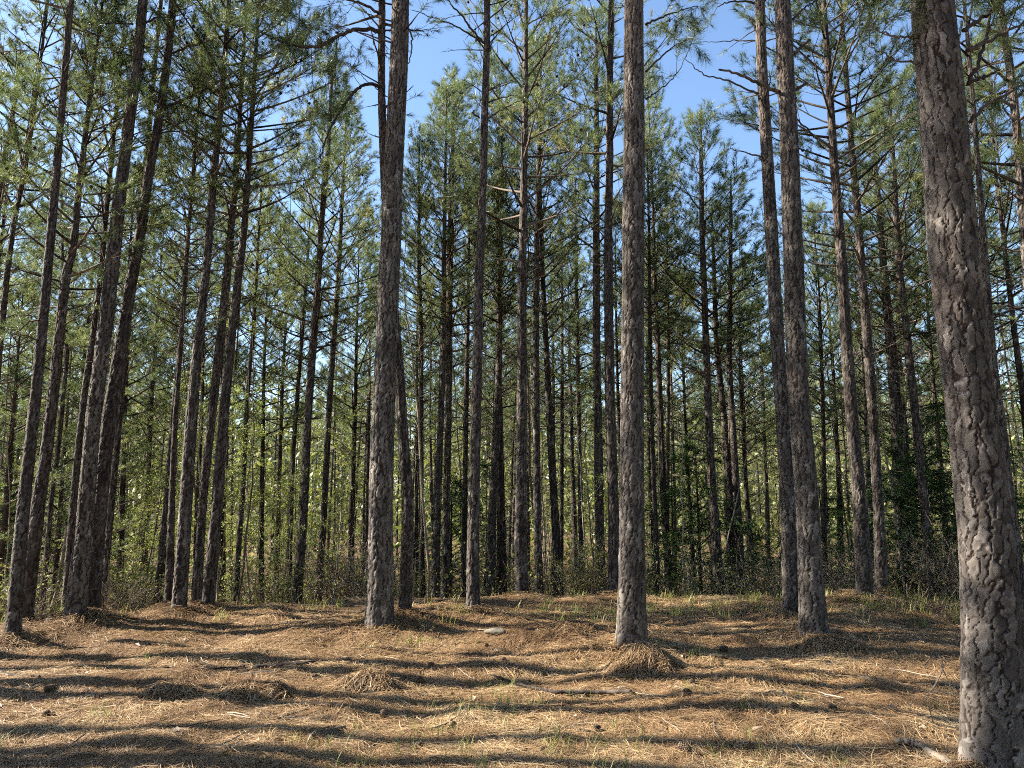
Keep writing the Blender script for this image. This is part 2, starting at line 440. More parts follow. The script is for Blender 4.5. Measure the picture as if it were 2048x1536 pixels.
# ------------------------------------------------------------------ the pines traced from the photograph
# (label, depth or None = base stands on the clearing, [(px, py, width px) from the base up], height, crown base, crown radius scale)
PINES = [
 ("thin dark straight pine on the clearing's far left edge, next to the pale trunk", 8.7, [(26,1269,29),(46,1003,23),(92,525,17),(116,290,14),(145,0,11)], 11.4, 7.3, .9),
 ("pale sunlit pine trunk vanishing up into bushy green needles", 9.7, [(49,1232,31),(75,1000,25),(90,900,22),(106,764,20),(133,542,17),(147,505,14),(160,383,12)], 8.6, 4.3, .95),
 ("very thin crooked stem with a kink near its middle, by the pale trunk", 11.8, [(85,1205,12),(101,1000,9),(120,867,9),(131,764,8),(138,696,8),(128,672,7),(131,627,7)], 7.0, 5.0, .45),
 ("slim dark pine pressed close to the thick leaning pair", 11.0, [(131,1216,17),(148,1003,14),(171,798,12),(191,662,11),(205,542,10),(222,325,9)], 10.0, 5.4, .8),
 ("thicker front trunk of the leaning dark pair, its edge rimmed by sun", None, [(147,1256,40),(172,1037,31),(191,832,28),(212,662,27),(224,542,26),(239,376,23),(253,256,21),(273,103,19),(282,0,18)], 14.0, 9.3, 1.0),
 ("second dark trunk of the leaning pair, with shaggy plated bark", 9.95, [(181,1242,32),(198,1037,29),(219,832,26),(239,696,24),(263,542,21),(273,495,20),(294,342,18),(318,222,16),(335,102,15),(345,0,14)], 13.4, 8.8, 1.0),
 ("thin pine overlapping the top of the shaggy leaning trunk", 11.6, [(205,1212,14),(255,600,11),(294,307,10),(325,0,8)], 11.2, 6.6, .8),
 ("knee-thin leaning sapling pine just past the dark leaning pair", 11.6, [(203,1216,9),(223,1000,8),(236,832,7),(246,700,6)], 7.2, 5.2, .45),
 ("slender pine with a narrow gap before the cluster of five trunks", 13.0, [(310,1220,14),(331,1000,12),(345,850,11),(361,700,10),(373,542,9),(384,400,7)], 9.8, 5.2, .75),
 ("narrow trunk touching the stout trunk of the five-trunk cluster", 10.9, [(337,1227,19),(344,1000,12),(352,850,10),(359,764,9),(371,593,8)], 8.6, 5.0, .6),
 ("stout smooth-looking dark trunk that leads the cluster of five", 10.3, [(357,1228,29),(371,1037,25),(386,832,23),(398,696,19),(413,542,16),(427,342,14),(437,239,12),(444,154,10)], 11.4, 6.0, .95),
 ("dark trunk in the middle of the cluster of five pines", 11.4, [(392,1216,17),(407,1000,17),(424,832,17),(441,662,17),(455,525,15),(458,478,14),(471,325,11)], 11.2, 5.7, .9),
 ("reddish dark trunk ending the cluster of five, wide at its foot", 10.8, [(415,1221,26),(432,1037,22),(448,798,20),(461,662,17),(475,542,15),(485,478,13),(495,342,11),(506,205,9)], 10.8, 5.6, .95),
 ("slim pine standing alone among yellow-green leafy saplings", 14.0, [(469,1209,12),(484,980,10),(492,798,9),(506,662,8),(515,520,6)], 9.0, 5.4, .7),
 ("dark pine with straight black trunk at the brush edge beside the bushy shrub", 14.0, [(593,1199,22),(605,1037,18),(615,832,16),(629,662,15),(639,542,13),(642,478,12),(656,307,9),(663,171,6)], 10.4, 4.6, .95),
 ("thinner pine behind a pale bent stick at the brush edge", 15.0, [(635,1195,17),(648,1020,13),(660,798,12),(670,662,11),(678,542,10),(683,427,8)], 10.6, 5.4, .85),
 ("tiny straight pine seen between the black trunk and the leafy saplings", 17.0, [(577,1190,10),(588,900,9),(598,764,8),(612,560,7)], 9.8, 5.6, .7),
 ("thick dark pine with a straight trunk and a crooked slim pine tucked behind it", None, [(758,1269,58),(761,1150,51),(762,1000,48),(767,832,45),(774,662,43),(777,542,42),(781,513,41),(784,376,39),(791,239,37),(798,103,36),(800,0,34)], 14.2, 8.8, 1.25),
 ("crooked slim pine bowing out behind the thick dark trunk, sunlit down one side", 9.36, [(809,1258,27),(814,1105,25),(816,1000,24),(805,867,22),(798,740,20),(785,600,18),(772,450,17),(766,320,16),(762,171,15),(764,0,14)], 11.6, 7.6, 1.1),
 ("thin pole pine in the gap beyond the crooked slim pine", 15.0, [(848,1185,11),(842,1003,10),(842,662,9),(838,525,8)], 9.6, 5.2, .65),
 ("dark half of the close twin pines behind the clearing", 14.6, [(871,1183,18),(874,1003,15),(882,832,13),(887,662,11),(888,542,10),(890,430,8)], 10.2, 5.6, .75),
 ("sunnier half of the close twin pines, with a full pale green crown", 15.4, [(891,1183,17),(893,1003,15),(897,832,14),(899,662,13),(900,542,13),(900,478,12),(904,342,10),(907,239,8)], 11.3, 5.0, 1.1),
 ("straight pine with two bare dead limbs high on its trunk, rooted in a low mound", 9.9, [(947,1231,28),(946,1100,25),(948,1003,23),(952,832,21),(957,662,19),(958,542,18),(962,478,17),(967,342,15),(970,205,14),(974,68,13),(974,0,13)], 12.2, 8.4, .95),
 ("thin shaded pine half hidden by the trunk with the dead limbs", 16.0, [(926,1180,13),(929,1037,11),(933,798,10),(936,600,8)], 9.8, 5.6, .7),
 ("pine leaning out to the sunlit slope with a pale flared foot", 15.6, [(980,1176,19),(984,1037,16),(994,867,14),(999,696,12),(999,542,11),(1003,400,9)], 10.6, 5.8, .8),
 ("warm brown pine whose trunk stays lit and scaly all the way up", 12.2, [(1045,1199,29),(1041,1100,26),(1042,1003,23),(1044,798,20),(1044,628,18),(1044,542,17),(1046,478,16),(1049,307,13),(1051,137,10),(1052,0,8)], 12.2, 5.8, 1.05),
 ("dark slim pine a step beyond the warm brown scaly trunk", 14.0, [(1079,1188,18),(1074,1003,15),(1072,696,13),(1073,542,12),(1073,478,11),(1078,307,9),(1080,239,7)], 10.8, 6.0, .85),
 ("hair-thin far pine in the sunny gap between slim trunks", 19.0, [(1120,1190,9),(1123,1115,9),(1124,867,8),(1124,640,6)], 9.6, 5.4, .8),
 ("narrow far pine standing upright in the middle of the sunny gap", 18.0, [(1165,1185,11),(1161,1037,10),(1158,867,9),(1153,593,8),(1152,440,6)], 10.8, 5.6, .85),
 ("scaly sunlit pine left of the close trunk that stands behind the mounded pine", 14.0, [(1203,1187,23),(1198,1037,19),(1196,900,18),(1193,730,16),(1193,559,15),(1193,478,14),(1194,307,11),(1193,154,9)], 11.4, 6.4, .95),
 ("dark pine hugging the back of the pine with the straw heap at its foot", 12.0, [(1228,1206,25),(1227,1037,22),(1220,798,20),(1218,628,19),(1217,478,17),(1220,307,15),(1220,137,13),(1223,0,12)], 13.0, 6.9, 1.0),
 ("big straight pine with a heap of pine straw against its foot", None, [(1263,1300,62),(1264,1200,55),(1264,1000,49),(1266,764,46),(1268,542,44),(1268,478,43),(1269,307,42),(1268,137,40),(1268,0,37)], 14.2, 9.0, 1.3),
 ("pale thin pine just past the big mounded pine", 15.2, [(1317,1188,12),(1310,1000,10),(1305,867,9),(1300,662,8),(1298,500,6)], 9.6, 5.8, .7),
 ("pencil-thin pine beside the pale thin one, by the dark evergreens", 17.0, [(1333,1188,9),(1336,1000,8),(1336,696,7)], 9.4, 5.8, .65),
 ("slim dark pine with a tall open crown and upswept bare limbs", 15.6, [(1439,1192,25),(1430,1037,19),(1425,1003,17),(1416,832,15),(1410,662,13),(1406,542,12),(1404,478,11),(1403,307,8)], 10.7, 5.0, 1.15),
 ("wavering pine with an S-bend standing next to a straight twin", 17.0, [(1467,1188,18),(1461,1003,15),(1450,867,13),(1440,764,12),(1433,696,10),(1430,600,9),(1428,520,8)], 9.4, 5.4, .95),
 ("straight twin beside the wavering pine, with spiky dead limbs", 16.4, [(1484,1192,18),(1471,960,14),(1459,730,11),(1462,542,9),(1463,430,7)], 9.8, 5.6, .95),
 ("paler rear trunk of the touching pair of big pines", 9.8, [(1583,1237,35),(1578,1037,31),(1567,832,28),(1556,662,27),(1550,542,26),(1546,478,26),(1536,307,23),(1524,137,21),(1519,0,19)], 13.2, 8.6, 1.05),
 ("thicker front trunk of the touching pair, sunlit at its flared foot", None, [(1629,1290,60),(1624,1200,50),(1620,1140,46),(1617,1003,44),(1603,832,41),(1594,662,40),(1591,542,39),(1587,478,38),(1580,307,36),(1570,137,33),(1563,0,30)], 14.2, 9.0, 1.25),
 ("pale leaning pine with a shaded foot and a brightly lit middle", 10.9, [(1730,1211,33),(1721,1003,27),(1705,832,24),(1691,662,22),(1683,542,20),(1678,478,19),(1666,342,16),(1656,171,13),(1645,0,10)], 11.2, 6.0, 1.0),
 ("slightly thinner leaning pine following the pale leaning one", 12.0, [(1763,1201,24),(1758,1020,20),(1744,832,18),(1731,662,17),(1720,542,16),(1717,478,15),(1703,307,12),(1690,103,9)], 11.0, 5.2, 1.05),
 ("leaning pine rising out of the dark evergreen bushes", 15.4, [(1803,1170,17),(1796,986,16),(1782,764,15),(1768,542,14),(1760,420,11)], 10.6, 5.6, .9),
 ("dark thin pine close behind the one rising from the evergreens", 17.0, [(1816,1170,12),(1809,969,11),(1790,700,10),(1775,560,8)], 10.2, 5.8, .8),
 ("sunlit leaning pine with leafy vine tufts on its upper trunk", 13.6, [(1860,1180,20),(1847,986,17),(1833,832,15),(1816,662,14),(1802,542,13),(1796,478,12),(1789,342,9)], 9.6, 4.6, 1.05),
 ("huge close pine with deeply furrowed grey bark", 4.45, [(1996,1530,138),(1988,1400,118),(1984,1250,106),(1978,1100,99),(1969,1000,95),(1958,900,92),(1943,764,89),(1921,542,88),(1915,478,88),(1902,307,84),(1885,137,82),(1870,0,77)], 15.0, 9.4, 1.35),
 ("thin speckled pine peeking out from behind the huge furrowed trunk", 8.8, [(2052,1262,19),(2035,1105,17),(2025,1020,16),(2011,867,15),(1990,730,14),(1973,559,13),(1962,430,11)], 9.4, 6.6, .7),
 ("pine entering at the photo's top right corner, crown in full sun", 10.2, [(2112,1225,24),(2075,800,20),(2043,461,17),(2035,342,16),(2028,239,15),(2018,137,14),(1999,0,12)], 11.8, 5.6, 1.05),
 ("thin pine at the photo's extreme left edge with a bare crooked dead limb", 10.0, [(-52,1240,17),(0,744,12),(19,542,11),(31,444,10),(51,342,9),(65,239,8),(75,154,6)], 9.8, 5.4, .85),
 ("slim pine leaning in at the photo's top left corner", 12.6, [(-75,1215,15),(0,340,10),(7,300,9),(20,240,8),(29,171,7)], 10.2, 5.6, .95),
]

def chord_quat(d):
    return Vector((0, 0, 1)).rotation_difference(Vector(d))

tree_cols = []
rngT = np.random.default_rng(5)
for n, (label, D, pts, H, cb, cs) in enumerate(PINES):
    if D is None:
        g = ground(pts[0][0], pts[0][1]); D = float(g[1])
    base = at(pts[0][0], pts[0][1], D)
    bz = float(terrain0(base[0], D))
    W = []
    for (px, py, w) in pts:
        p = at(px, py, D); c = D * cp + (p[2] - EYE) * sp
        W.append((p[2], p[0], w * c / F / 2))
    W[0] = (min(bz, W[0][0] if abs(W[0][0] - bz) < .1 else bz), W[0][1], W[0][2])
    W = sorted(W)
    zz = np.array([w[0] for w in W]); xx = np.array([w[1] for w in W]); rr = np.array([w[2] for w in W])
    top = bz + H
    slope = (xx[-1] - xx[-3]) / (zz[-1] - zz[-3])
    if top > zz[-1] + .4:
        s2 = slope * .55
        zx = np.linspace(zz[-1], top, 5)[1:]
        xx = np.concatenate([xx, xx[-1] + s2 * (zx - zz[-1])])
        rr = np.concatenate([rr, rr[-1] + (0.012 - rr[-1]) * ((zx - zz[-1]) / (top - zz[-1])) ** .9]); zz = np.concatenate([zz, zx])
    zz = np.concatenate([[bz - .3], zz]); xx = np.concatenate([[xx[0]], xx]); rr = np.concatenate([[rr[0] * 1.12], rr])
    zs = np.linspace(bz - .3, top, 400)
    k = np.exp(-(np.arange(-16, 17) / 7.0) ** 2); k /= k.sum()
    def sm(a): 
        v = np.interp(zs, zz, a); return np.convolve(np.pad(v, 16, mode='reflect', reflect_type='odd'), k, 'valid')
    xs, rs = sm(xx), np.maximum(sm(rr), .008)
    yw = .05 * np.sin(zs * .5 + n) * smooth(bz, bz + 3, zs)
    ox, oy = float(np.interp(bz, zs, xs)), D
    lz = zs - bz
    cen = lambda z, lz=lz, xs=xs, yw=yw, ox=ox: (np.interp(z, lz, xs) - ox, np.interp(z, lz, yw))
    rad = lambda z, lz=lz, rs=rs: np.interp(z, lz, rs)
    root = empty('pine_tree', (ox, oy, bz)); tag(root, label, 'tree', 'pines standing around the clearing')
    du = float(np.clip(D * .00125, .0052, .03))
    rbase = float(rad(1.0))
    ampb = .0055 + .032 * rbase
    tm = trunk_mesh('trunk', cen, rad, -.3, H, du, du * 1.5, n + 1, min(ampb, .0115), float(np.clip(.036 + rbase * .13, .04, .062)))
    link('trunk', tm, root)
    # crown along the upper trunk
    b, nn = SPARSE[n % 3] if cb > 6.5 else NEAR[n % len(NEAR)] if D < 17.5 else FAR[n % len(FAR)]
    xb, yb = cen(np.array([cb])); xt, yt = cen(np.array([H - .05]))
    d = np.array([xt[0] - xb[0], yt[0] - yb[0], H - .05 - cb])
    q = chord_quat(d) @ Quaternion((0, 0, 1), float(rngT.random() * 6.28))
    sz = float(np.linalg.norm(d)) / NEAR_L
    co = link('crown', nn, root, (xb[0], yb[0], cb)); co.rotation_mode = 'QUATERNION'; co.rotation_quaternion = q
    co.scale = (cs, cs, sz)
    link('branches', b, co)
    tree_cols.append((ox, oy, rbase))
    if D < 13.5:
        MOUNDS.append((ox, oy - .05, .05 + .25 * rbase, .22 + 1.3 * rbase))
    PINES[n] = (root, D, cen, rad, H, label)

# ------------------------------------------------------------------ limbs of the near pines seen against the sky
def px_limb(treeno, px_pts, r0, r1, tufts=0, seed=0, dy=0.0, mat='branch', label=None, spread=.5, tint=.35):
    root, D = PINES[treeno][0], PINES[treeno][1]
    rng = np.random.default_rng(900 + seed)
    P = []
    n = len(px_pts)
    for i, (px, py) in enumerate(px_pts):
        P.append(at(px, py, D + dy * i / (n - 1)) - np.array(root.location))
    P = np.array(P)
    s = np.linspace(0, n - 1, n * 5)
    Q = np.stack([np.interp(s, np.arange(n), P[:, a]) for a in range(3)], -1)
    kk = np.array([.1, .2, .4, .2, .1])
    Q = np.stack([np.convolve(np.pad(Q[:, a], 2, mode='edge'), kk, 'valid') for a in range(3)], -1)
    Q[1:] += rng.normal(0, .006, (len(Q) - 1, 3))
    mb = MB(); mb.tube(Q, np.linspace(r0, r1, len(Q)), 8, .45, True)
    TP, TA = [], []
    for k in range(tufts):
        u = 1 - (k / max(1, tufts)) * .75; j = int(u * (len(Q) - 2))
        ta = norm(Q[j + 1] - Q[j])
        dr = norm(ta * .6 + rng.normal(0, .6, 3) + [0, 0, .1])
        L = spread * rng.uniform(.3, 1.1)
        B = Q[j] + dr * np.linspace(0, L, 5)[:, None] + np.array([0, 0, .12]) * (np.linspace(0, 1, 5)[:, None] ** 2)
        mb.tube(B, np.linspace(max(.004, r1 * .7), .002, 5), 4, .5)
        for w in range(5):
            a = 1 - .16 * w
            qq = B[0] + (B[-1] - B[0]) * a
            dd = norm(dr + (rng.normal(0, .6, 3) if w else 0)); TP.append(qq); TA.append(dd)
    o = link('limb', mb.mesh('limb', M[mat], True), root)
    if label: o['label'] = label
    if TP:
        nd = MB(); needle_tufts(nd, rng, np.array(TP), np.array(TA), 42, .135, .004, tint=np.clip(rng.normal(tint, .12, len(TP)), 0, .9))
        link('foliage', nd.mesh('foliage', M['needles']), o)

IX = {}
for i, p in enumerate(PINES): IX[p[5]] = i
def tr(word):
    for k, v in IX.items():
        if word in k: return v
    raise KeyError(word)
crook, dead2, touchF, touchR = tr('crooked slim pine bowing'), tr('two bare dead limbs'), tr('thicker front trunk of the touching'), tr('paler rear trunk')
thick, mounded, huge = tr('thick dark pine'), tr('big straight pine'), tr('huge close')
lead, second = tr('thicker front trunk of the leaning'), tr('second dark trunk')
px_limb(crook, [(764,66),(740,58),(700,60),(665,78),(630,96),(585,92),(540,72),(480,52),(430,40)], .030, .008, 26, 1, -.5, spread=.75)
px_limb(crook, [(764,176),(742,166),(722,172),(700,192),(672,235),(652,275),(640,320)], .026, .008, 9, 2, -.4, spread=.4)
px_limb(crook, [(764,30),(735,12),(700,0),(640,-20),(560,-10),(500,10)], .02, .006, 22, 3, -.7, spread=.8)
px_limb(dead2, [(970,88),(945,62),(928,36),(905,12),(885,-15)], .017, .008, 0, 4, -.3)
px_limb(dead2, [(968,86),(930,62),(900,46),(870,38),(840,24),(820,18)], .015, .003, 0, 5, .2)
px_limb(dead2, [(966,50),(990,28),(1015,5),(1040,-20)], .012, .005, 0, 6, .2)
px_limb(dead2, [(960,236),(945,226),(948,222)], .013, .007, 0, 7)
px_limb(dead2, [(978,105),(984,85),(988,70)], .014, .006, 0, 8)
px_limb(dead2, [(975,205),(1000,196),(1035,190)], .012, .004, 0, 9, .3)
px_limb(dead2, [(975,238),(1010,215),(1050,196)], .012, .004, 0, 10, .3)
px_limb(touchF, [(1558,186),(1530,172),(1500,158),(1470,145),(1434,138)], .022, .010, 0, 11, -.2, 'pale_wood', 'pale barkless dead limb')
px_limb(touchR, [(1540,205),(1500,180),(1450,158),(1410,152),(1385,132),(1362,112)], .016, .004, 0, 12, .2)
px_limb(touchR, [(1520,75),(1508,52),(1498,35)], .016, .008, 0, 13)
px_limb(touchF, [(1586,110),(1604,92),(1622,78)], .018, .010, 0, 14)
px_limb(touchF, [(1590,180),(1605,172),(1614,165)], .02, .013, 0, 15)
px_limb(touchF, [(1584,40),(1606,18),(1632,0),(1655,-20)], .014, .006, 4, 16, .3)
px_limb(touchF, [(1590,235),(1620,262),(1650,300)], .010, .004, 0, 17, .6)
px_limb(touchR, [(1525,315),(1490,305),(1452,298)], .014, .005, 0, 18, .2)
px_limb(touchR, [(1520,8),(1490,2),(1455,4),(1432,16)], .018, .006, 5, 19, .2, spread=.4)
px_limb(touchR, [(1512,82),(1470,80),(1430,84),(1395,84)], .010, .003, 0, 20, .3)
px_limb(second, [(325,218),(360,202),(400,184),(435,166),(470,142),(500,128)], .024, .007, 9, 21, .4, spread=.5)
px_limb(second, [(336,110),(370,96),(410,84),(450,70),(500,50)], .018, .006, 12, 22, .5, spread=.5)
px_limb(second, [(318,268),(350,262),(390,262),(430,266)], .014, .004, 0, 23, .6)
px_limb(second, [(300,378),(330,370),(365,360),(386,354)], .013, .004, 3, 24, .4, spread=.3)
px_limb(lead, [(285,48),(310,36),(345,32),(385,24)], .016, .005, 6, 25, .3, spread=.4)
px_limb(lead, [(268,48),(230,46),(190,46),(155,56)], .014, .004, 5, 26, .3, spread=.35)
px_limb(lead, [(262,112),(225,100),(190,84),(160,60)], .013, .004, 5, 27, .6, spread=.35)
px_limb(thick, [(815,45),(824,80),(824,105),(815,130)], .012, .006, 0, 28, .1)
px_limb(thick, [(805,210),(775,195),(745,170),(720,150)], .010, .004, 0, 29, .5)
px_limb(mounded, [(1290,50),(1320,35),(1360,22),(1400,10)], .014, .005, 7, 30, .4, spread=.4)
px_limb(mounded, [(1290,145),(1320,115),(1350,90),(1385,75)], .013, .004, 5, 31, .5, spread=.4)
px_limb(mounded, [(1290,200),(1322,178),(1352,150),(1375,110)], .010, .003, 3, 32, .5, spread=.3)
px_limb(huge, [(1925,62),(1960,38),(2000,8),(2040,-25)], .014, .007, 4, 33, .3, spread=.25)
px_limb(huge, [(1932,102),(1975,85),(2020,60),(2070,40)], .014, .006, 4, 34, .3, spread=.25)
px_limb(huge, [(1935,172),(1960,120),(1976,60),(1985,0),(1990,-60)], .013, .006, 3, 35, .3, spread=.25)
px_limb(huge, [(1934,168),(1965,155),(2000,140)], .011, .005, 0, 36, .2)
px_limb(huge, [(1938,244),(1970,212),(2010,190),(2060,160)], .011, .005, 3, 37, .3, spread=.25)
px_limb(huge, [(1838,74),(1800,74),(1765,66),(1740,50)], .009, .003, 3, 38, .2, spread=.2)
px_limb(huge, [(1842,125),(1800,122),(1765,108),(1730,88)], .008, .003, 2, 39, .2, spread=.2)
edge = tr('extreme left edge')
px_limb(edge, [(14,634),(30,630),(70,632),(75,640)], .012, .006, 0, 40)
px_limb(tr("thin dark straight"), [(80,640),(60,642),(45,655),(30,668),(18,672)], .012, .003, 0, 41)
px_limb(tr("thin dark straight"), [(74,680),(55,672),(40,668),(28,676)], .009, .003, 2, 42, spread=.2)

# ------------------------------------------------------------------ pine copies: generic trees
def straight_trunk(seed, H, r):
    rng = np.random.default_rng(seed); ph = rng.random(4) * 6.28; a = rng.uniform(.02, .07, 2)
    cen = lambda z: (a[0] * np.sin(z * .45 + ph[0]) - a[0] * np.sin(ph[0]) + .01 * np.sin(z * 1.6 + ph[2]), a[1] * np.sin(z * .4 + ph[1]) - a[1] * np.sin(ph[1]))
    rad = lambda z: np.maximum(r * (1 - .9 * np.clip(z / H, 0, 1) ** 1.1) * (1 + .25 * np.exp(-np.clip(z, 0, 9) / .15)), .006)
    return trunk_mesh('trunk', cen, rad, -.4, H, .028, .05, 300 + seed, .008, .045), cen
KH = 11.0
KITS = []
for i in range(6):
    r = (.085, .06, .1, .075, .05, .09)[i]
    tm, cen = straight_trunk(i, KH, r)
    KITS.append((tm, cen, (5.2, 5.6, 4.9, 5.4, 6.2, 5.1)[i], (1.0, .75, 1.15, .9, .6, 1.05)[i]))

def pine_copy(k, crowns, cl, x, y, s, rz, label, group, widen=1.0, lean=(0, 0), cbo=0.0):
    tm, cen, cb, cr = KITS[k]
    cb = cb + cbo
    root = empty('pine_tree', (x, y, float(terrain(x, y)))); tag(root, label, 'tree', group)
    root.scale = (s, s, s); root.rotation_euler = (lean[0], lean[1], rz)
    link('trunk', tm, root)
    b, nn = crowns[(k * 7 + int(abs(x) * 10)) % len(crowns)]
    xb, yb = cen(np.array([cb])); xt, yt = cen(np.array([KH]))
    d = np.array([xt[0] - xb[0], yt[0] - yb[0], KH - cb])
    co = link('crown', nn, root, (xb[0], yb[0], cb)); co.rotation_mode = 'QUATERNION'
    co.rotation_quaternion = chord_quat(d) @ Quaternion((0, 0, 1), rz * 3.1)
    co.scale = (cr * widen, cr * widen, (KH - cb) / cl)
    link('branches', b, co)
    return root

def zone(px):
    return ('far left behind the thin edge pines' if px < 170 else 'behind the cluster of five dark trunks' if px < 470 else
            'behind the yellow-green saplings' if px < 740 else 'between the thick dark pine and the warm scaly trunk' if px < 1050 else
            'in the sunny gap before the mounded pine' if px < 1300 else 'between the mounded pine and the touching pair' if px < 1590 else
            'behind the two pale leaning pines' if px < 1830 else 'far right past the huge furrowed trunk')

# pines outside the left of the frame whose shadows stripe the clearing
OFF = [(-5.7, 4.2, .9), (-6.8, 5.6, 1.0), (-6.1, 6.85, .95), (-7.6, 7.3, 1.05), (-6.8, 7.9, .95), (-5.0, 2.9, .95), (-9.4, 6.6, 1.0),
       (-6.3, 4.9, .9), (-8.3, 6.1, 1.0), (-7.9, 4.6, .95), (-8.0, 8.6, 1.0), (-12.5, 5.2, 1.0)]
for i, (x, y, s) in enumerate(OFF):
    pine_copy((0, 2, 5)[i % 3], SPARSE, NEAR_L, x, y, s * 1.36, i * 1.3, 'tall pine of the stand beyond the sunlit side of the clearing', 'pines beside the clearing out of the photo', .9)

# hand placed middle distance pines: (px, depth, scale, kit, widen)
MIDP = [(60,18,.9,2,1),(150,17,.95,5,1),(255,16,.92,0,1),(300,19,.95,2,1),(400,16.5,.92,3,1),(455,19,1.0,2,1),(535,17.5,.9,0,1),(560,21,1.0,5,1),
        (705,19,.93,2,1),(735,23,1.0,0,1.1),(835,20,.9,3,1),(940,22,1.0,2,1.1),(1010,19,1.0,0,1),(1105,21,1.0,5,1),(1150,25,1.05,2,1.1),(1245,18,.9,3,1),
        (1300,21,.92,2,1.1),(1345,24,1.0,5,1.1),(1380,19,.8,0,1),(1500,20,.84,2,1.1),(1530,25,1.0,5,1.1),(1640,17,.85,0,1),(1675,21,.95,2,1.1),(1735,18,.86,5,1),
        (1830,20,.95,2,1.1),(1890,18,1.0,0,1),(1960,15,1.0,2,1.15),(2010,18,1.05,5,1.1),(2070,14,1.0,0,1.1),(1335,16.5,1.12,0,.72),(1000,16,1.1,3,.8),(1118,15.4,1.08,5,.75),(-20,15,.95,2,1.1),(100,22,1.0,0,1.1),(210,24,1.0,2,1.1),(350,25,1.05,5,1.1),(-60,19,1.0,5,1.1),(2120,19,1.1,2,1.1)]
rngF = np.random.default_rng(77)
placed = [(c[0], c[1]) for c in tree_cols]
for i, (px, D, s, k, w) in enumerate(MIDP):
    x = (px - CX) / F * (D * cp); placed.append((x, D))
    pine_copy(k, NEAR, NEAR_L, x, D, s, rngF.random() * 6.28, 'full-crowned pine farther back, ' + zone(px), 'middle-distance pines ' + zone(px), w,
              (rngF.normal(0, .012), rngF.normal(0, .012)))
cnt = 0; tries = 0
while cnt < 180 and tries < 20000:
    tries += 1
    D = 16.5 + 52 * rngF.random() ** 1.15; x = rngF.uniform(-.74, .74) * D + rngF.normal(0, 1)
    if min((x - a) ** 2 + (D - b) ** 2 for a, b in placed) < 1.25 ** 2: continue
    px = CX + F * x / (D * cp)
    if 640 < px < 760 and D < 24: continue
    placed.append((x, D)); cnt += 1
    k = int(rngF.choice([0, 1, 2, 3, 4, 4, 1, 5])); s = rngF.uniform(.78, 1.08) * (1 if D > 26 else .82)
    pine_copy(k, FAR, FAR_L, x, D, s, rngF.random() * 6.28, 'slim background pine ' + zone(px), 'slim background pines ' + zone(px), rngF.uniform(.85, 1.15),
              (rngF.normal(0, .018), rngF.normal(0, .018)), rngF.uniform(-.7, .9))

# ------------------------------------------------------------------ understory kits
def leaf_cards(mb, rng, P, size, tint):
    P = np.asarray(P); n = len(P)
    a = norm(rng.normal(size=(n, 3)) * [1, 1, .6]); b = norm(np.cross(a, rng.normal(size=(n, 3))))
    L = size * rng.uniform(.6, 1.2, (n, 1)); Wd = L * .33
    c = np.cross(a, b)
    V = np.stack([P, P + a * L * .5 + b * Wd + c * L * .06, P + a * L, P + a * L * .5 - b * Wd + c * L * .06], 1).reshape(-1, 3)
    mb.add(V, None, np.arange(n * 4).reshape(-1, 4), np.repeat(np.clip(rng.normal(tint, .2, n), 0, 1), 4))

def sapling_kit(seed, H, leaves, lsize, mat, bare=False):
    rng = np.random.default_rng(seed); wood = MB(); LP = []
    n = 12; z = np.linspace(0, H, n); w = np.cumsum(rng.normal(0, .035, (n, 2)), 0); w -= w[0]
    S = np.column_stack([w, z]); wood.tube(S, np.linspace(.018, .004, n) * (H / 4) ** .5, 6, rng.random())
    for i in range(int(16 * H / 4) if not bare else int(13 * H / 4)):
        j = rng.uniform(.18, .98) * (n - 1); j0 = min(int(j), n - 2); p = S[j0] + (S[j0 + 1] - S[j0]) * (j - j0)
        ln = rng.uniform(.3, 1.1) * (1.15 - .75 * j / n); e0 = R(rng.uniform(0, 55))
        P = limb_path(rng, p, rng.random() * 6.28, ln, e0, e0 + R(rng.uniform(-15, 20)), 6, .2)
        wood.tube(P, np.linspace(.006, .002, 6), 4, rng.random())
        for k in range(4):
            jj = int(rng.integers(1, 6)); d = norm(norm(P[jj] - P[jj - 1]) + rng.normal(0, .6, 3)); q = P[jj] + d * np.linspace(0, ln * .35, 3)[:, None]
            wood.tube(q, [.003, .002, .0015], 3, rng.random())
            m = max(1, leaves // (int(16 * H / 4) * 4))
            LP.append(q[0] + (q[-1] - q[0]) * rng.random((m, 1)) * 1.1 + rng.normal(0, .035, (m, 3)))
    lm = None
    if not bare:
        mb = MB(); leaf_cards(mb, rng, np.vstack(LP), lsize, .55); lm = mb.mesh('foliage', M[mat])
    return wood.mesh('stem', M['twig'], True), lm

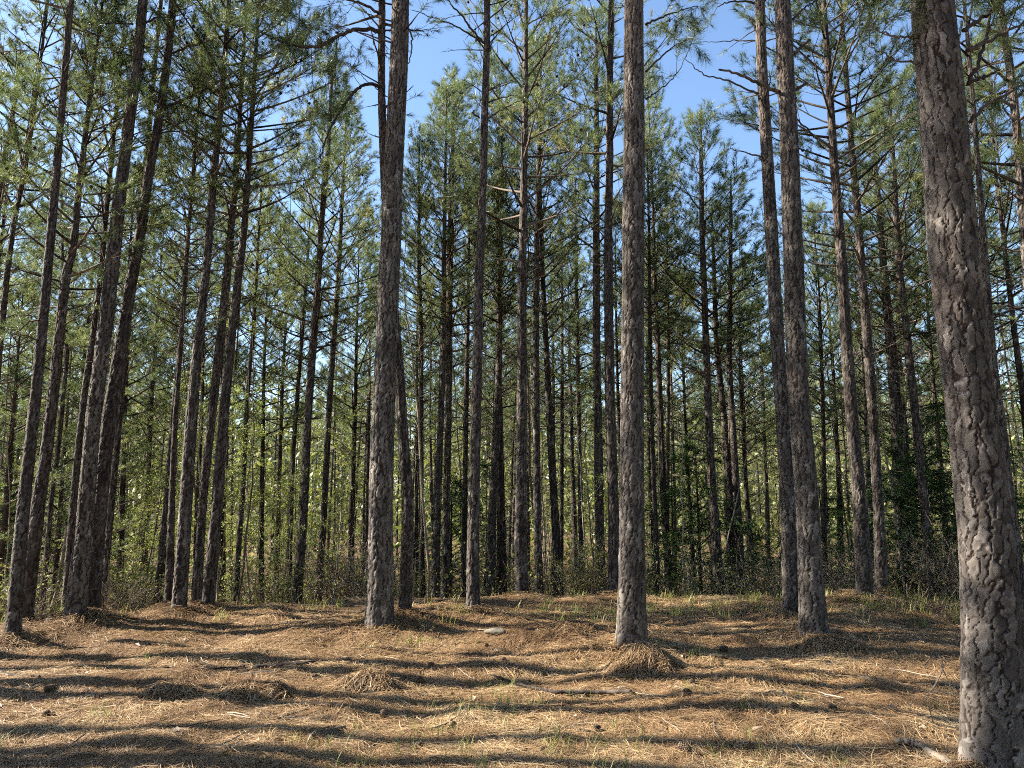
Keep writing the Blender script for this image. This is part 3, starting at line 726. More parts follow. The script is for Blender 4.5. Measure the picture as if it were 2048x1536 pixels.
def bush_kit(seed, H, Wd, stems, leaves, lsize, mat, lmat_tint=.5):
    rng = np.random.default_rng(seed); wood = MB(); LP = []
    for i in range(stems):
        a = rng.random() * 6.28; e = R(rng.uniform(40, 85)); ln = H * rng.uniform(.55, 1.1)
        P = limb_path(rng, np.array([rng.normal(0, Wd * .2), rng.normal(0, Wd * .2), 0]), a, ln, e, e - R(rng.uniform(0, 45)), 7, .18)
        wood.tube(P, np.linspace(.007, .002, 7), 4, rng.random())
        for k in range(6):
            jj = int(rng.integers(2, 7)); d = norm(norm(P[jj] - P[jj - 1]) + rng.normal(0, .7, 3)); q = P[jj] + d * np.linspace(0, ln * rng.uniform(.12, .35), 4)[:, None]
            q += rng.normal(0, .008, q.shape)
            wood.tube(q, np.linspace(.003, .0014, 4), 3, rng.random())
            m = max(1, leaves // (stems * 6)); LP.append(q[0] + (q[-1] - q[0]) * rng.random((m, 1)) * 1.1 + rng.normal(0, .03, (m, 3)))
    lm = None
    if leaves:
        mb = MB(); leaf_cards(mb, rng, np.vstack(LP), lsize, lmat_tint); lm = mb.mesh('foliage', M[mat])
    return wood.mesh('stems', M['twig'], True), lm

def cedar_kit(seed, H, Wd):
    rng = np.random.default_rng(seed); wood = MB(); TP, TA = [], []
    wood.tube([[0, 0, -.1], [.03, 0, H * .5], [0, .02, H]], [.05, .03, .006], 7, .3)
    for i in range(70):
        t = rng.uniform(.08, .98); ln = Wd * (1 - t) ** .7 * rng.uniform(.5, 1.15) + .12
        e0 = R(rng.uniform(5, 40)); P = limb_path(rng, np.array([0, 0, H * t]), rng.random() * 6.28, ln, e0, e0 - R(rng.uniform(10, 55)), 7, .12)
        wood.tube(P, np.linspace(.011, .003, 7), 4, .4)
        for k in range(13):
            j = rng.uniform(1.2, 6); j0 = min(int(j), 5); p = P[j0] + (P[j0 + 1] - P[j0]) * (j - j0)
            d = norm(norm(P[j0 + 1] - P[j0]) + rng.normal(0, .55, 3) + [0, 0, -.15]); TP.append(p); TA.append(d)
    nd = MB(); needle_tufts(nd, rng, np.array(TP), np.array(TA), 22, .075, .011, .2, (10, 60), tint=np.clip(rng.normal(.5, .22, len(TP)), 0, 1))
    return wood.mesh('branches', M['branch'], True), nd.mesh('foliage', M['cedar'])

LEAFY = [sapling_kit(400 + i, 4.6 + .5 * i, 1700, .042, 'leaf') for i in range(4)]
BARE = [sapling_kit(420 + i, 4.2 + .8 * i, 0, 0, 'leaf', True) for i in range(4)]
BUSH = [bush_kit(440 + i, 1.3 + .2 * i, .7, 26, 1500, .045, 'olive') for i in range(3)]
DRYB = [bush_kit(450 + i, 1.5 + .3 * i, .8, 46, 160, .04, 'litter') for i in range(2)]
CEDAR = [cedar_kit(460 + i, 3.0 + .6 * i, 1.5 + .2 * i) for i in range(3)]

def plant(name, kit, x, y, s, rz, label, cat, group, parts, lean=(0, 0)):
    root = empty(name, (x, y, float(terrain(x, y)) - .02)); tag(root, label, cat, group)
    root.scale = (s, s, s); root.rotation_euler = (lean[0], lean[1], rz)
    for p, me in zip(parts, kit):
        if me is not None: link(p, me, root)
    return root

rngU = np.random.default_rng(31)
def col(px, D): return (px - CX) / F * D * cp
for i in range(46):                                     # young leafy hardwoods, mostly left of centre
    px = rngU.uniform(255, 725) if i < 37 else rngU.uniform(1000, 1700)
    D = rngU.uniform(13, 22) if px > 440 else rngU.uniform(12.2, 20)
    if 585 < px < 650: D += 3
    plant('leafy_sapling', LEAFY[i % 4], col(px, D), D, rngU.uniform(.5, 1.0), rngU.random() * 6.28, 'spindly fresh-leaved sapling ' + zone(px), 'sapling',
          'leafy saplings ' + zone(px), ('stem', 'foliage'), (rngU.normal(0, .06), rngU.normal(0, .06)))
for i in range(110):                                     # bare whips
    px = rngU.uniform(-20, 2060); D = rngU.uniform(13.6, 30) if px > 450 else rngU.uniform(11.6, 26)
    plant('bare_sapling', BARE[i % 4], col(px, D), D, rngU.uniform(.6, 1.5), rngU.random() * 6.28, 'leafless whip-thin sapling ' + zone(px), 'sapling',
          'bare saplings ' + zone(px), ('stem',), (rngU.normal(0, .07), rngU.normal(0, .07)))
for i in range(44):                                     # shrubs along the edge of the clearing
    px = rngU.uniform(-20, 2060); D = rngU.uniform(13.4, 22) if px > 420 else rngU.uniform(11.2, 18)
    plant('shrub', BUSH[i % 3], col(px, D), D, rngU.uniform(.6, 1.35), rngU.random() * 6.28, 'low olive twiggy shrub ' + zone(px), 'shrub',
          'olive shrubs ' + zone(px), ('stems', 'foliage'))
for px, D, s, lab in ((540,13.6,.95,'bushy yellow-olive shrub beside the straight black trunk at the brush edge'), (-8,10.4,.9,'bright lime-green shrub at the left edge of the photo'),
                      (1150,13.6,.8,'green shrub with pale specks in the sunny gap')):
    plant('shrub', BUSH[1], col(px, D), D, s, px, lab, 'shrub', 'singled out shrubs', ('stems', 'foliage'))
for i, (px, D, s) in enumerate(((690,14.6,1.0),(715,15.4,1.15),(655,15.6,.9),(725,14.4,.85),(280,11.2,.5),(240,10.9,.45),(1190,13.4,.6),(1700,13.4,.7),(1880,13.2,.9),(1920,12.6,.8),(1540,13.6,.7),(1655,13.6,.75),(90,10.6,.45))):
    plant('dry_brush', DRYB[i % 2], col(px, D), D, s, i * 1.7, ('tall tangle of tan dead twigs beside the thick dark trunk' if i < 4 else 'small dry twig tangle ' + zone(px)), 'brush',
          ('dead brush by the thick dark pine' if i < 4 else 'dry brush ' + zone(px)), ('stems', 'foliage'))
CED = [(1850,14.2,1.0,0,'wide dark evergreen bush under the vine-tufted leaning pine'),(1920,14.0,1.15,1,'dark evergreen leaning toward the huge furrowed trunk'),(1790,15.6,.95,2,'dark evergreen between the pale leaning pines and the wide evergreen bush'),
       (1395,16.2,1.05,1,'dark green young cedar in front of the slim dark open-crowned pine'),(1345,18,1.0,2,'young cedar in the shade past the pencil-thin pine'),(1500,17.5,.8,0,'low cedar behind the straight twin pine'),
       (905,18,1.0,1,'shaded cedar behind the close twin pines'),(950,20,1.0,2,'deep-shaded cedar behind the trunk with dead limbs'),(20,17,1.5,2,'tall dark evergreen at the left edge behind the thin pines'),(190,19,1.2,1,'dark evergreen glimpsed behind the leaning dark pair'),
       (-30,14,1.3,0,'wide dark evergreen partly outside the left edge'),(1640,19,1.0,1,'cedar in the shade behind the touching pair')]
for px, D, s, k, lab in CED:
    plant('young_cedar', CEDAR[k], col(px, D), D, s, px * .1, lab, 'evergreen', 'young evergreens under the pines', ('branches', 'foliage'))
# young bushy pines with needles down to eye level
for px, D, s, lab in ((10,12.5,.62,'bushy young pine with yellowish drooping needles at the left edge'),(120,14,.68,'bushy young pine behind the pale sunlit trunk'),(205,17,.6,'young pine showing between the leaning dark trunks')):
    x = col(px, D); root = empty('young_pine', (x, D, float(terrain(x, D)))); tag(root, lab, 'tree', 'bushy young pines')
    b, nn = NEAR[int(px) % 6]
    mbt = MB(); mbt.tube([[0, 0, -.2], [.03, .02, 2], [0, 0, 5.6]], [.05, .04, .008], 8); link('trunk', mbt.mesh('trunk', M['branch'], True), root)
    co = link('crown', nn, root, (0, 0, 1.3), (0, 0, px), (1.1, 1.1, .68)); link('branches', b, co)

# uncountable undergrowth behind the clearing's edge, and the far wood
def undergrowth():
    rng = np.random.default_rng(8); mb = MB(); n = 6800
    D = rng.uniform(12.6, 34, n); x = rng.uniform(-.72, .72, n) * D
    D = D - np.clip(-x - 4, 0, 4) * .4
    z = terrain(x, D)
    k = 5; s = np.linspace(0, 1, k)
    H = rng.uniform(.25, 1.2, n) * (1 + .03 * (D - 12)); le = rng.normal(0, .35, (n, 2)); cu = rng.normal(0, .25, (n, 2))
    P = np.zeros((n, k, 3)); P[..., 0] = x[:, None] + H[:, None] * (le[:, :1] * s + cu[:, :1] * s ** 2); P[..., 1] = D[:, None] + H[:, None] * (le[:, 1:] * s + cu[:, 1:] * s ** 2)
    P[..., 2] = z[:, None] + H[:, None] * s * .9
    r = np.linspace(.005, .002, k)[None, :, None]
    off = np.stack([[1, 0, 0], [-.5, .87, 0], [-.5, -.87, 0]])
    V = P[:, :, None] + r[..., None] * off[None, None]
    i, j = np.meshgrid(np.arange(k - 1), np.arange(3), indexing='ij')
    q = np.stack([i * 3 + j, i * 3 + (j + 1) % 3, (i + 1) * 3 + (j + 1) % 3, (i + 1) * 3 + j], -1).reshape(-1, 4)
    Q = (np.arange(n)[:, None, None] * (k * 3) + q[None]).reshape(-1, 4)
    mb.add(V.reshape(-1, 3), None, Q, np.repeat(rng.random(n), k * 3))
    o = link('undergrowth', mb.mesh('undergrowth', M['twig'])); tag(o, 'thin upright twigs of undergrowth along the back of the clearing', 'undergrowth', kind='stuff')
    lp = P[:, 1:].reshape(-1, 3); lp = lp[rng.random(len(lp)) < .85] ; lp = np.repeat(lp, 2, 0) + rng.normal(0, .07, (len(lp) * 2, 3))
    mb = MB(); leaf_cards(mb, rng, lp, .055, .55)
    o = link('ground_cover', mb.mesh('ground_cover', M['olive'])); tag(o, 'small olive leaves of the low ground cover behind the clearing', 'ground cover', kind='stuff')
undergrowth()

def far_wood():
    rng = np.random.default_rng(9); mb = MB(); wd = MB(); n = 520
    D = rng.uniform(68, 125, n); x = rng.uniform(-.85, .85, n) * D
    for i in range(n):
        H = rng.uniform(10, 15); z0 = -1.6; lx, ly = rng.normal(0, .3, 2)
        wd.tube([[x[i], D[i], z0], [x[i] + lx, D[i] + ly, z0 + H]], [rng.uniform(.09, .17), .03], 5, rng.random())
        m = 230; t = rng.random(m) ** .8; rr = 1.7 * (1 - .75 * t) * np.sqrt(rng.random(m)); a = rng.random(m) * 6.28
        c = np.column_stack([x[i] + lx * .7 + rr * np.cos(a), D[i] + rr * np.sin(a), z0 + H * (.38 + .62 * t)])
        A = norm(rng.normal(size=(m, 3))); B = norm(np.cross(A, rng.normal(size=(m, 3)))); s = rng.uniform(.12, .34, (m, 1))
        V = np.stack([c - A * s, c + A * s * .3 + B * s * .5, c + A * s, c - B * s * .35], 1).reshape(-1, 3)
        mb.add(V, None, np.arange(m * 4).reshape(-1, 4), np.repeat(np.clip(rng.normal(.5, .2, m), 0, .9), 4))
    m = 70000; x2 = rng.uniform(-.85, .85, m); D2 = rng.uniform(60, 128, m); x2 = x2 * D2
    c = np.column_stack([x2, D2, -1.8 + rng.random(m) ** 1.2 * 8.5]); A = norm(rng.normal(size=(m, 3))); B = norm(np.cross(A, rng.normal(size=(m, 3)))); sz = rng.uniform(.14, .4, (m, 1))
    V = np.stack([c - A * sz, c + A * sz * .3 + B * sz * .5, c + A * sz, c - B * sz * .35], 1).reshape(-1, 3)
    mb.add(V, None, np.arange(m * 4).reshape(-1, 4), np.repeat(np.clip(rng.normal(.55, .2, m), 0, .9), 4))
    # low growth between the far trunks
    m = 95000; D2 = rng.uniform(26, 95, m); x2 = rng.uniform(-.8, .8, m) * D2; z2 = -1.5 + rng.random(m) ** 1.3 * 7.5
    c = np.column_stack([x2, D2, z2]); A = norm(rng.normal(size=(m, 3))); B = norm(np.cross(A, rng.normal(size=(m, 3)))); s = rng.uniform(.07, .22, (m, 1))
    V = np.stack([c - A * s, c + B * s * .5, c + A * s, c - B * s * .4], 1).reshape(-1, 3)
    low = MB(); low.add(V, None, np.arange(m * 4).reshape(-1, 4), np.repeat(np.clip(rng.normal(.5, .25, m), 0, 1), 4))
    o = link('far_wood', mb.mesh('far_wood', M['needles'])); tag(o, 'pale mass of distant pine crowns closing the view', 'wood', kind='stuff')
    link('trunks', wd.mesh('trunks', M['branch'], True), o)['kind'] = 'stuff'
    o = link('brushwood', low.mesh('brushwood', M['olive'])); tag(o, 'low leafy growth between the distant trunks', 'undergrowth', kind='stuff')
far_wood()

def surrounding_wood():
    rng = np.random.default_rng(19); mb = MB(); wd = MB(); n = 0
    while n < 210:
        r = rng.uniform(8, 48); a = rng.uniform(42, 318)                  # degrees clockwise from the view direction
        if 236 < a < 312: continue
        if r < 14 and a > 200: continue
        if a < 60 or a > 300: 
            if r < 14: continue
        n += 1
        x, y = r * math.sin(R(a)), r * math.cos(R(a)); H = rng.uniform(10, 14.5); z0 = float(terrain(x, y)) - .3; lx, ly = rng.normal(0, .3, 2)
        wd.tube([[x, y, z0], [x + lx * .5, y + ly * .5, z0 + H * .5], [x + lx, y + ly, z0 + H]], [rng.uniform(.07, .15), .07, .02], 7, rng.random())
        m = 420; t = rng.random(m) ** .8; rr = 1.75 * (1 - .7 * t) * np.sqrt(rng.random(m)); an = rng.random(m) * 6.28
        c = np.column_stack([x + lx * .7 + rr * np.cos(an), y + ly * .7 + rr * np.sin(an), z0 + H * (.42 + .58 * t)])
        c = np.vstack([c, np.column_stack([x + rng.normal(0, 1.2, 90), y + rng.normal(0, 1.2, 90), z0 + rng.random(90) ** 1.4 * 3.2])]); m = len(c)
        A = norm(rng.normal(size=(m, 3))); B = norm(np.cross(A, rng.normal(size=(m, 3)))); sz = rng.uniform(.12, .26, (m, 1))
        V = np.stack([c - A * sz, c + A * sz * .3 + B * sz * .45, c + A * sz, c - B * sz * .3], 1).reshape(-1, 3)
        mb.add(V, None, np.arange(m * 4).reshape(-1, 4), np.repeat(np.clip(rng.normal(.5, .2, m), 0, .9), 4))
    o = link('surrounding_wood', mb.mesh('surrounding_wood', M['needles'])); tag(o, 'pine wood continuing round the sides and back of the clearing', 'wood', kind='stuff')
    link('trunks', wd.mesh('trunks', M['branch'], True), o)['kind'] = 'stuff'
surrounding_wood()

# ------------------------------------------------------------------ ground
def axis(parts):
    out = [parts[0][0]]
    for (a, b, s) in parts:
        n = max(1, int(round((b - a) / s))); out += list(np.linspace(a, b, n + 1)[1:])
    return np.array(out)
gx = axis([(-160, -40, 8), (-40, -12, 1.0), (-12, -8, .12), (-8, 8, .055), (8, 12, .12), (12, 40, 1.0), (40, 160, 8)])
gy = axis([(-60, -6, 3), (-6, 2, .4), (2, 6, .045), (6, 15, .06), (15, 28, .3), (28, 60, 1.5), (60, 220, 8)])
GX, GY = np.meshgrid(gx, gy)
GZ = terrain(GX, GY)
nx, ny = len(gx), len(gy)
i, j = np.meshgrid(np.arange(ny - 1), np.arange(nx - 1), indexing='ij')
q = np.stack([i * nx + j, i * nx + j + 1, (i + 1) * nx + j + 1, (i + 1) * nx + j], -1).reshape(-1, 4)
tag(link('ground', mesh_from('ground', np.stack([GX, GY, GZ], -1).reshape(-1, 3), None, q, None, True, M['ground'])), 'forest floor brown with fallen pine straw', 'ground', kind='structure')

def strands(mb, rng, P, az, el, L, width, curve, tint, hf=None, lift=.006):
    """bent flat strips of three points; hf drapes them over the terrain"""
    n = len(P); s = np.array([-.5, 0, .5])
    d = np.stack([np.cos(az), np.sin(az)], -1); pr = np.stack([-d[:, 1], d[:, 0]], -1)
    XY = P[:, None, :2] + d[:, None] * (s[None] * L[:, None])[..., None] + pr[:, None] * (curve[:, None] * np.array([1, 0, 1.0])[None] * L[:, None])[..., None]
    if hf is not None:
        Z = hf(XY[..., 0], XY[..., 1]) + lift + P[:, None, 2] + (s[None] * L[:, None]) * np.tan(el)[:, None]
        Z = np.maximum(Z, hf(XY[..., 0], XY[..., 1]) + .002)
    else:
        Z = P[:, None, 2] + (s[None] * L[:, None]) * np.tan(el)[:, None]
    C = np.concatenate([XY, Z[..., None]], -1)
    w = width[:, None] * np.array([.7, 1, .6])[None] * .5
    tw = rng.uniform(-.6, .6, n)
    side = np.concatenate([pr * np.cos(tw)[:, None], np.sin(tw)[:, None]], -1)
    V = np.stack([C - side[:, None] * w[..., None], C + side[:, None] * w[..., None]], 2).reshape(-1, 3)
    b = (np.arange(n) * 6)[:, None]
    Q = np.concatenate([b + [0, 1, 3, 2], b + [2, 3, 5, 4]], 0)
    mb.add(V, None, Q, np.repeat(tint, 6))

def straw():
    rng = np.random.default_rng(12); n = 370000
    r = 2.2 * (15.0 / 2.2) ** (rng.random(n) ** .85); a = rng.uniform(-R(46), R(46), n)
    x, y = r * np.sin(a), r * np.cos(a)
    keep = rng.random(n) < .35 + .9 * vnoise(x * 2.2, y * 2.2, 21)
    x, y, r = x[keep], y[keep], r[keep]
    bx, by = [], []
    for (tx, ty, tr_) in tree_cols:                       # straw banked against the trunks
        if ty > 13.5: continue
        k = int(500 + 5200 * tr_); aa = rng.random(k) * 6.28; q_ = tr_ + np.abs(rng.normal(0, .14 + tr_ * .8, k))
        bx.append(tx + q_ * np.cos(aa)); by.append(ty + q_ * np.sin(aa))
    bx, by = np.concatenate(bx), np.concatenate(by)
    nb = len(bx); x, y = np.concatenate([x, bx]), np.concatenate([y, by]); r = np.hypot(x, y); n = len(x)
    az = vnoise(x * 1.4, y * 1.4, 22) * 9 + rng.normal(0, .9, n)
    P = np.column_stack([x, y, rng.random(n) ** 2 * .022]); P[-nb:, 2] *= 3.2
    tint = np.clip(.12 + .38 * vnoise(x * 3, y * 3, 23) + .36 * vnoise(x * .7, y * 1.1, 27) + rng.normal(.02, .17, n), 0, 1)
    mb = MB(); strands(mb, rng, P, az, rng.normal(0, .10, n), rng.uniform(.09, .21, n), np.maximum(.0016, .00042 * r) * rng.uniform(.8, 1.4, n), rng.normal(0, .07, n), tint, terrain)
    tag(link('pine_straw', mb.mesh('pine_straw', M['dry'])), 'loose brown pine needles scattered all over the clearing', 'pine straw', kind='stuff')
straw()

def grass():
    rng = np.random.default_rng(14); nc = 1500
    r = 3.0 * (14.5 / 3.0) ** (rng.random(nc) ** .6); a = rng.uniform(-R(40), R(40), nc); cx, cy = r * np.sin(a), r * np.cos(a)
    wgt = .02 + .45 * smooth(.55, .8, vnoise(cx * .8 + 3, cy * .8, 25)) + .9 * smooth(8.8, 10.5, cy) * smooth(0, 2.5, cx)
    k = rng.random(nc) < wgt; cx, cy, r = cx[k], cy[k], r[k]
    m = 12; n = len(cx) * m
    x = np.repeat(cx, m) + rng.normal(0, .05, n); y = np.repeat(cy, m) + rng.normal(0, .05, n); rr = np.repeat(r, m)
    dry = np.repeat(np.clip(rng.normal(.42, .22, len(cx)) + .25 * (cy > 9), 0, 1), m)
    L = rng.uniform(.05, .15, n) * (1 + .4 * (y > 9)); az = rng.random(n) * 6.28; sp_ = rng.uniform(.15, .7, n)
    z = terrain(x, y)
    B = np.column_stack([x, y, z]); d = np.column_stack([np.cos(az) * sp_, np.sin(az) * sp_, np.ones(n)]); d = norm(d)
    Mid = B + d * L[:, None] * .6; Tip = B + d * L[:, None] + np.column_stack([np.cos(az), np.sin(az), -.35 * np.ones(n)]) * (L * .3 * sp_)[:, None]
    sd = np.column_stack([-np.sin(az), np.cos(az), np.zeros(n)]) * (np.maximum(.003, .0006 * rr) * .6)[:, None]
    V = np.stack([B - sd, B + sd, Mid + sd * .8, Mid - sd * .8, Tip], 1).reshape(-1, 3); b = (np.arange(n) * 5)[:, None]
    mb = MB(); mb.add(V, b + [3, 2, 4], b + [0, 1, 2, 3], np.repeat(np.clip(dry + rng.normal(0, .1, n), 0, 1), 5))
    tag(link('grass', mb.mesh('grass', M['grass'])), 'sparse thin green and straw-coloured grass tufts in the pine straw', 'grass', kind='stuff')
grass()

def litter():
    rng = np.random.default_rng(15); n = 900
    r = 2.8 * (13 / 2.8) ** rng.random(n); a = rng.uniform(-R(40), R(40), n); x, y = r * np.sin(a), r * np.cos(a); z = terrain(x, y) + .012
    P = np.column_stack([x, y, z]); az = rng.random(n) * 6.28; L = rng.uniform(.02, .055, n)
    d = np.column_stack([np.cos(az), np.sin(az), rng.normal(0, .25, n)]) * L[:, None]; s = np.column_stack([-np.sin(az), np.cos(az), rng.normal(0, .4, n)]) * (L * rng.uniform(.2, .45, n))[:, None]
    up = np.array([0, 0, .012])
    V = np.stack([P - d, P + s + up, P + d + up * .5, P - s + up * .8], 1).reshape(-1, 3)
    mb = MB(); mb.add(V, None, np.arange(n * 4).reshape(-1, 4), np.repeat(rng.random(n), 4))
    n2 = 520; r = 2.8 * (13 / 2.8) ** rng.random(n2); a = rng.uniform(-R(40), R(40), n2); x, y = r * np.sin(a), r * np.cos(a)
    tag(link('leaf_litter', mb.mesh('leaf_litter', M['litter'])), 'bits of pale dead leaf and bark lying in the pine straw', 'leaf litter', kind='stuff')
    tw = MB()
    for i in range(n2):
        t = rng.random() * 6.28; L = rng.uniform(.08, .4); s = np.linspace(-.5, .5, 4) * L
        X, Y = x[i] + np.cos(t) * s + rng.normal(0, .008, 4), y[i] + np.sin(t) * s + rng.normal(0, .008, 4)
        tw.tube(np.column_stack([X, Y, terrain(X, Y) + .02]), np.array([.0035, .004, .0035, .002]) * rng.uniform(.6, 1.4), 4, rng.random())
    tag(link('twig_litter', tw.mesh('twig_litter', M['twig'])), 'tiny broken twigs strewn through the pine straw', 'twigs', kind='stuff')
litter()

# ------------------------------------------------------------------ heaps of straw
def heap(px, py, rx, ry, h, n, label, seed, up=0.0):
    rng = np.random.default_rng(seed); g = ground(px, py, terrain); c = np.array([g[0], g[1] + up, 0.]); bz = float(terrain(c[0], c[1]))
    root = link('straw_heap', None) if False else None
    def hp(X, Y):
        q_ = np.sqrt(((X - c[0]) / rx) ** 2 + ((Y - c[1]) / ry) ** 2) * (1 + .35 * (vnoise(X * 4, Y * 4, seed + 2) - .5))
        return h * (np.cos(np.clip(q_, 0, 1) * math.pi) * .5 + .5) ** .7 * (.6 + .8 * vnoise(X * 7, Y * 7, seed)) + .02 * (vnoise(X * 22, Y * 22, seed + 1) - .3) * (q_ < 1.0) - .03 * (q_ > .97)
    us = np.linspace(-1.15, 1.15, 46); U, W = np.meshgrid(us, us); X, Y = c[0] + U * rx, c[1] + W * ry
    Z = terrain(X, Y) + hp(X, Y) - .012
    k = len(us); i, j = np.meshgrid(np.arange(k - 1), np.arange(k - 1), indexing='ij')
    q = np.stack([i * k + j, i * k + j + 1, (i + 1) * k + j + 1, (i + 1) * k + j], -1).reshape(-1, 4)
    mb = MB(); org = np.array([c[0], c[1], bz])
    mb.add(np.stack([X, Y, Z], -1).reshape(-1, 3) - org, None, q, .25)
    th = rng.random(n) * 6.28; rd = np.sqrt(rng.random(n)) * 1.05
    x, y = c[0] + rd * rx * np.cos(th), c[1] + rd * ry * np.sin(th)
    az = np.arctan2((y - c[1]) / ry, (x - c[0]) / rx) + rng.normal(0, 1.2, n)
    tint = np.clip(rng.normal(.45, .22, n), 0, 1)
    P = np.column_stack([x, y, rng.random(n) ** 2 * .035])
    sub = MB(); strands(sub, rng, P, az, rng.normal(0, .13, n), rng.uniform(.1, .22, n), rng.uniform(.003, .006, n), rng.normal(0, .09, n), tint, lambda a, b: terrain(a, b) + hp(a, b))
    mb.add(sub.V[0] - org, None, sub.Q[0], sub.A[0])
    o = link('straw_heap', mb.mesh('straw_heap', M['dry']), loc=org); tag(o, label, 'straw heap', 'heaps of fallen pine straw')
heap(1283,1340,.36,.27,.165,4200,'tall heap of pine straw against the foot of the big straight pine',41)
heap(1145,1268,.45,.3,.10,2200,'rounded straw heap between the dead-limbed pine and the big straight pine',42)
heap(738,1375,.28,.2,.075,1500,'straw heap with twigs below the thick dark pine',43)
heap(345,1392,.25,.17,.05,800,'smaller of two neighbouring straw heaps on the open clearing',44)
heap(516,1388,.3,.2,.06,1000,'larger of two neighbouring straw heaps on the open clearing',45)
heap(1560,1243,.3,.2,.1,900,'straw heap leaning on the rear trunk of the touching pair',47)
heap(1660,1293,.33,.2,.07,1100,'spiky straw heap around the flared foot of the touching pair',49)
heap(1950,1552,.3,.16,.05,1200,'grass and straw piled at the foot of the huge furrowed pine',51)

# ------------------------------------------------------------------ fallen sticks, cones, rock
def stick(pxs, r0, r1, mat, label, seed, lift=0.0, forks=(), name='fallen_branch', kn=.004):
    rng = np.random.default_rng(seed); P = []
    for (px, py) in pxs:
        g = ground(px, py, terrain); P.append([g[0], g[1], float(terrain(g[0], g[1]))])
    P = np.array(P); n = len(P); s = np.linspace(0, n - 1, n * 7)
    Q = np.stack([np.interp(s, np.arange(n), P[:, a]) for a in range(3)], -1)
    r = np.linspace(r0, r1, len(Q)) * (1 + .3 * (vnoise(np.arange(len(Q)) * .22, np.zeros(len(Q)), seed) - .5))
    tz = terrain(Q[:, 0], Q[:, 1]) + r * .7 + lift
    kk = np.ones(9) / 9; Q[:, 2] = np.maximum(np.convolve(np.pad(tz, 4, mode='edge'), kk, 'valid'), tz - .02)
    Q[:, :2] += rng.normal(0, kn, (len(Q), 2))
    org = Q[0].copy(); mb = MB(); mb.tube(Q - org, r, 9, np.repeat(np.linspace(.3, .65, len(Q)), 9).tolist() + [.9, .9], True)
    for (u, dx, dy, dz, rr) in forks:
        b = Q[int(u * (len(Q) - 1))] - org; e = np.array([dx, dy, dz])
        mb.tube(b + e * np.linspace(0, 1, 6)[:, None] + rng.normal(0, .004, (6, 3)), np.linspace(rr, rr * .5, 6), 6, .5, True)
    o = link(name, mb.mesh(name, M[mat], True), loc=org); tag(o, label, 'branch', 'fallen branches on the clearing'); return o
stick([(985,1356),(1020,1370),(1060,1381),(1110,1392),(1160,1393),(1210,1393),(1262,1392)], .009, .018, 'dark_wood', 'long curved fallen branch with dark thin end and pale butt, before the tall heap', 60, lift=.022, forks=[(.72,-.16,-.1,0,.009)])
stick([(512,1338),(560,1336),(610,1330),(660,1326),(700,1322)], .026, .018, 'dark_wood', 'thick dark fallen branch lying left of the thick dark pine', 61)
stick([(330,1338),(400,1343),(450,1338),(490,1336)], .01, .016, 'dark_wood', 'thin crooked dark stick continuing the line of the thick fallen branch', 62)
stick([(1398,1312),(1440,1317),(1490,1319),(1545,1319)], .018, .012, 'pale_wood', 'pale straight fallen branch between the mounded pine and the touching pair', 63)
stick([(1582,1314),(1620,1313),(1650,1311)], .011, .008, 'pale_wood', 'short pale stick in front of the touching pair', 64, forks=[(.8,.03,.0,.08,.006)])
stick([(1792,1490),(1820,1494),(1846,1506),(1875,1522),(1905,1536)], .017, .022, 'pale_wood', 'stubby broken log with pale snapped end near the huge furrowed pine', 65, lift=.01)
stick([(620,1482),(650,1472),(690,1462)], .022, .016, 'pale_wood', 'short weathered branch half buried in straw at the front', 66)
stick([(690,1300),(760,1296),(830,1306)], .006, .004, 'twig', 'thin pale twig across the mound of the thick dark pine', 67, lift=.02)
stick([(1520,1288),(1545,1293),(1572,1296)], .009, .006, 'pale_wood', 'small pale stick left of the flared foot of the touching pair', 68)
stick([(1600,1330),(1625,1337),(1648,1341)], .008, .005, 'pale_wood', 'thin pale stick lying between the touching pair and the open shade', 69)
stick([(640,1268),(662,1262),(690,1253)], .012, .008, 'pale_wood', 'pale stick in sunshine left of the thick dark pine at the back', 70)
stick([(1080,1315),(1092,1310),(1106,1306)], .007, .004, 'dark_wood', 'short dark twig between the two biggest straight pines', 71)
stick([(875,1208),(885,1203),(892,1198)], .03, .018, 'dark_wood', 'small dark wood chunk under the close twin pines', 72)
stick([(1790,1190),(1830,1183),(1870,1182)], .03, .022, 'pale_wood', 'pale log lying in front of the wide evergreen bush', 73)
stick([(0,1345),(40,1352),(80,1355)], .012, .008, 'dark_wood', 'dark stick at the left edge of the clearing', 74)
stick([(1330,1318),(1360,1316),(1392,1312)], .010, .008, 'dark_wood', 'dark stick end to end with the pale straight fallen branch', 75)

# upright curved twig by the huge pine
def upright():
    D = 5.0; base = ground(1866, 1452, terrain); D = base[1]; org = np.array([base[0], D, float(terrain(base[0], D))])
    mb = MB()
    def path(pp, r0, r1, t):
        P = np.array([at(px, py, D) for px, py in pp]) - org; mb.tube(P, np.linspace(r0, r1, len(P)), 6, t, True)
    path([(1870,1455),(1862,1430),(1856,1405),(1855,1390)], .003, .003, .6)
    path([(1855,1390),(1868,1374),(1880,1352),(1886,1335),(1884,1320),(1877,1311)], .0035, .0055, .75)
    path([(1882,1330),(1898,1365),(1908,1392),(1925,1420)], .003, .002, .3)
    path([(1855,1390),(1880,1398),(1905,1412)], .002, .0015, .7); path([(1855,1392),(1835,1380),(1822,1372)], .002, .001, .7)
    path([(1828,1390),(1822,1410),(1816,1430)], .002, .001, .8)
    tag(link('bent_twig', mb.mesh('bent_twig', M['twig'], True), loc=org), 'bent pale twig standing upright beside the huge furrowed pine', 'twig')
upright()

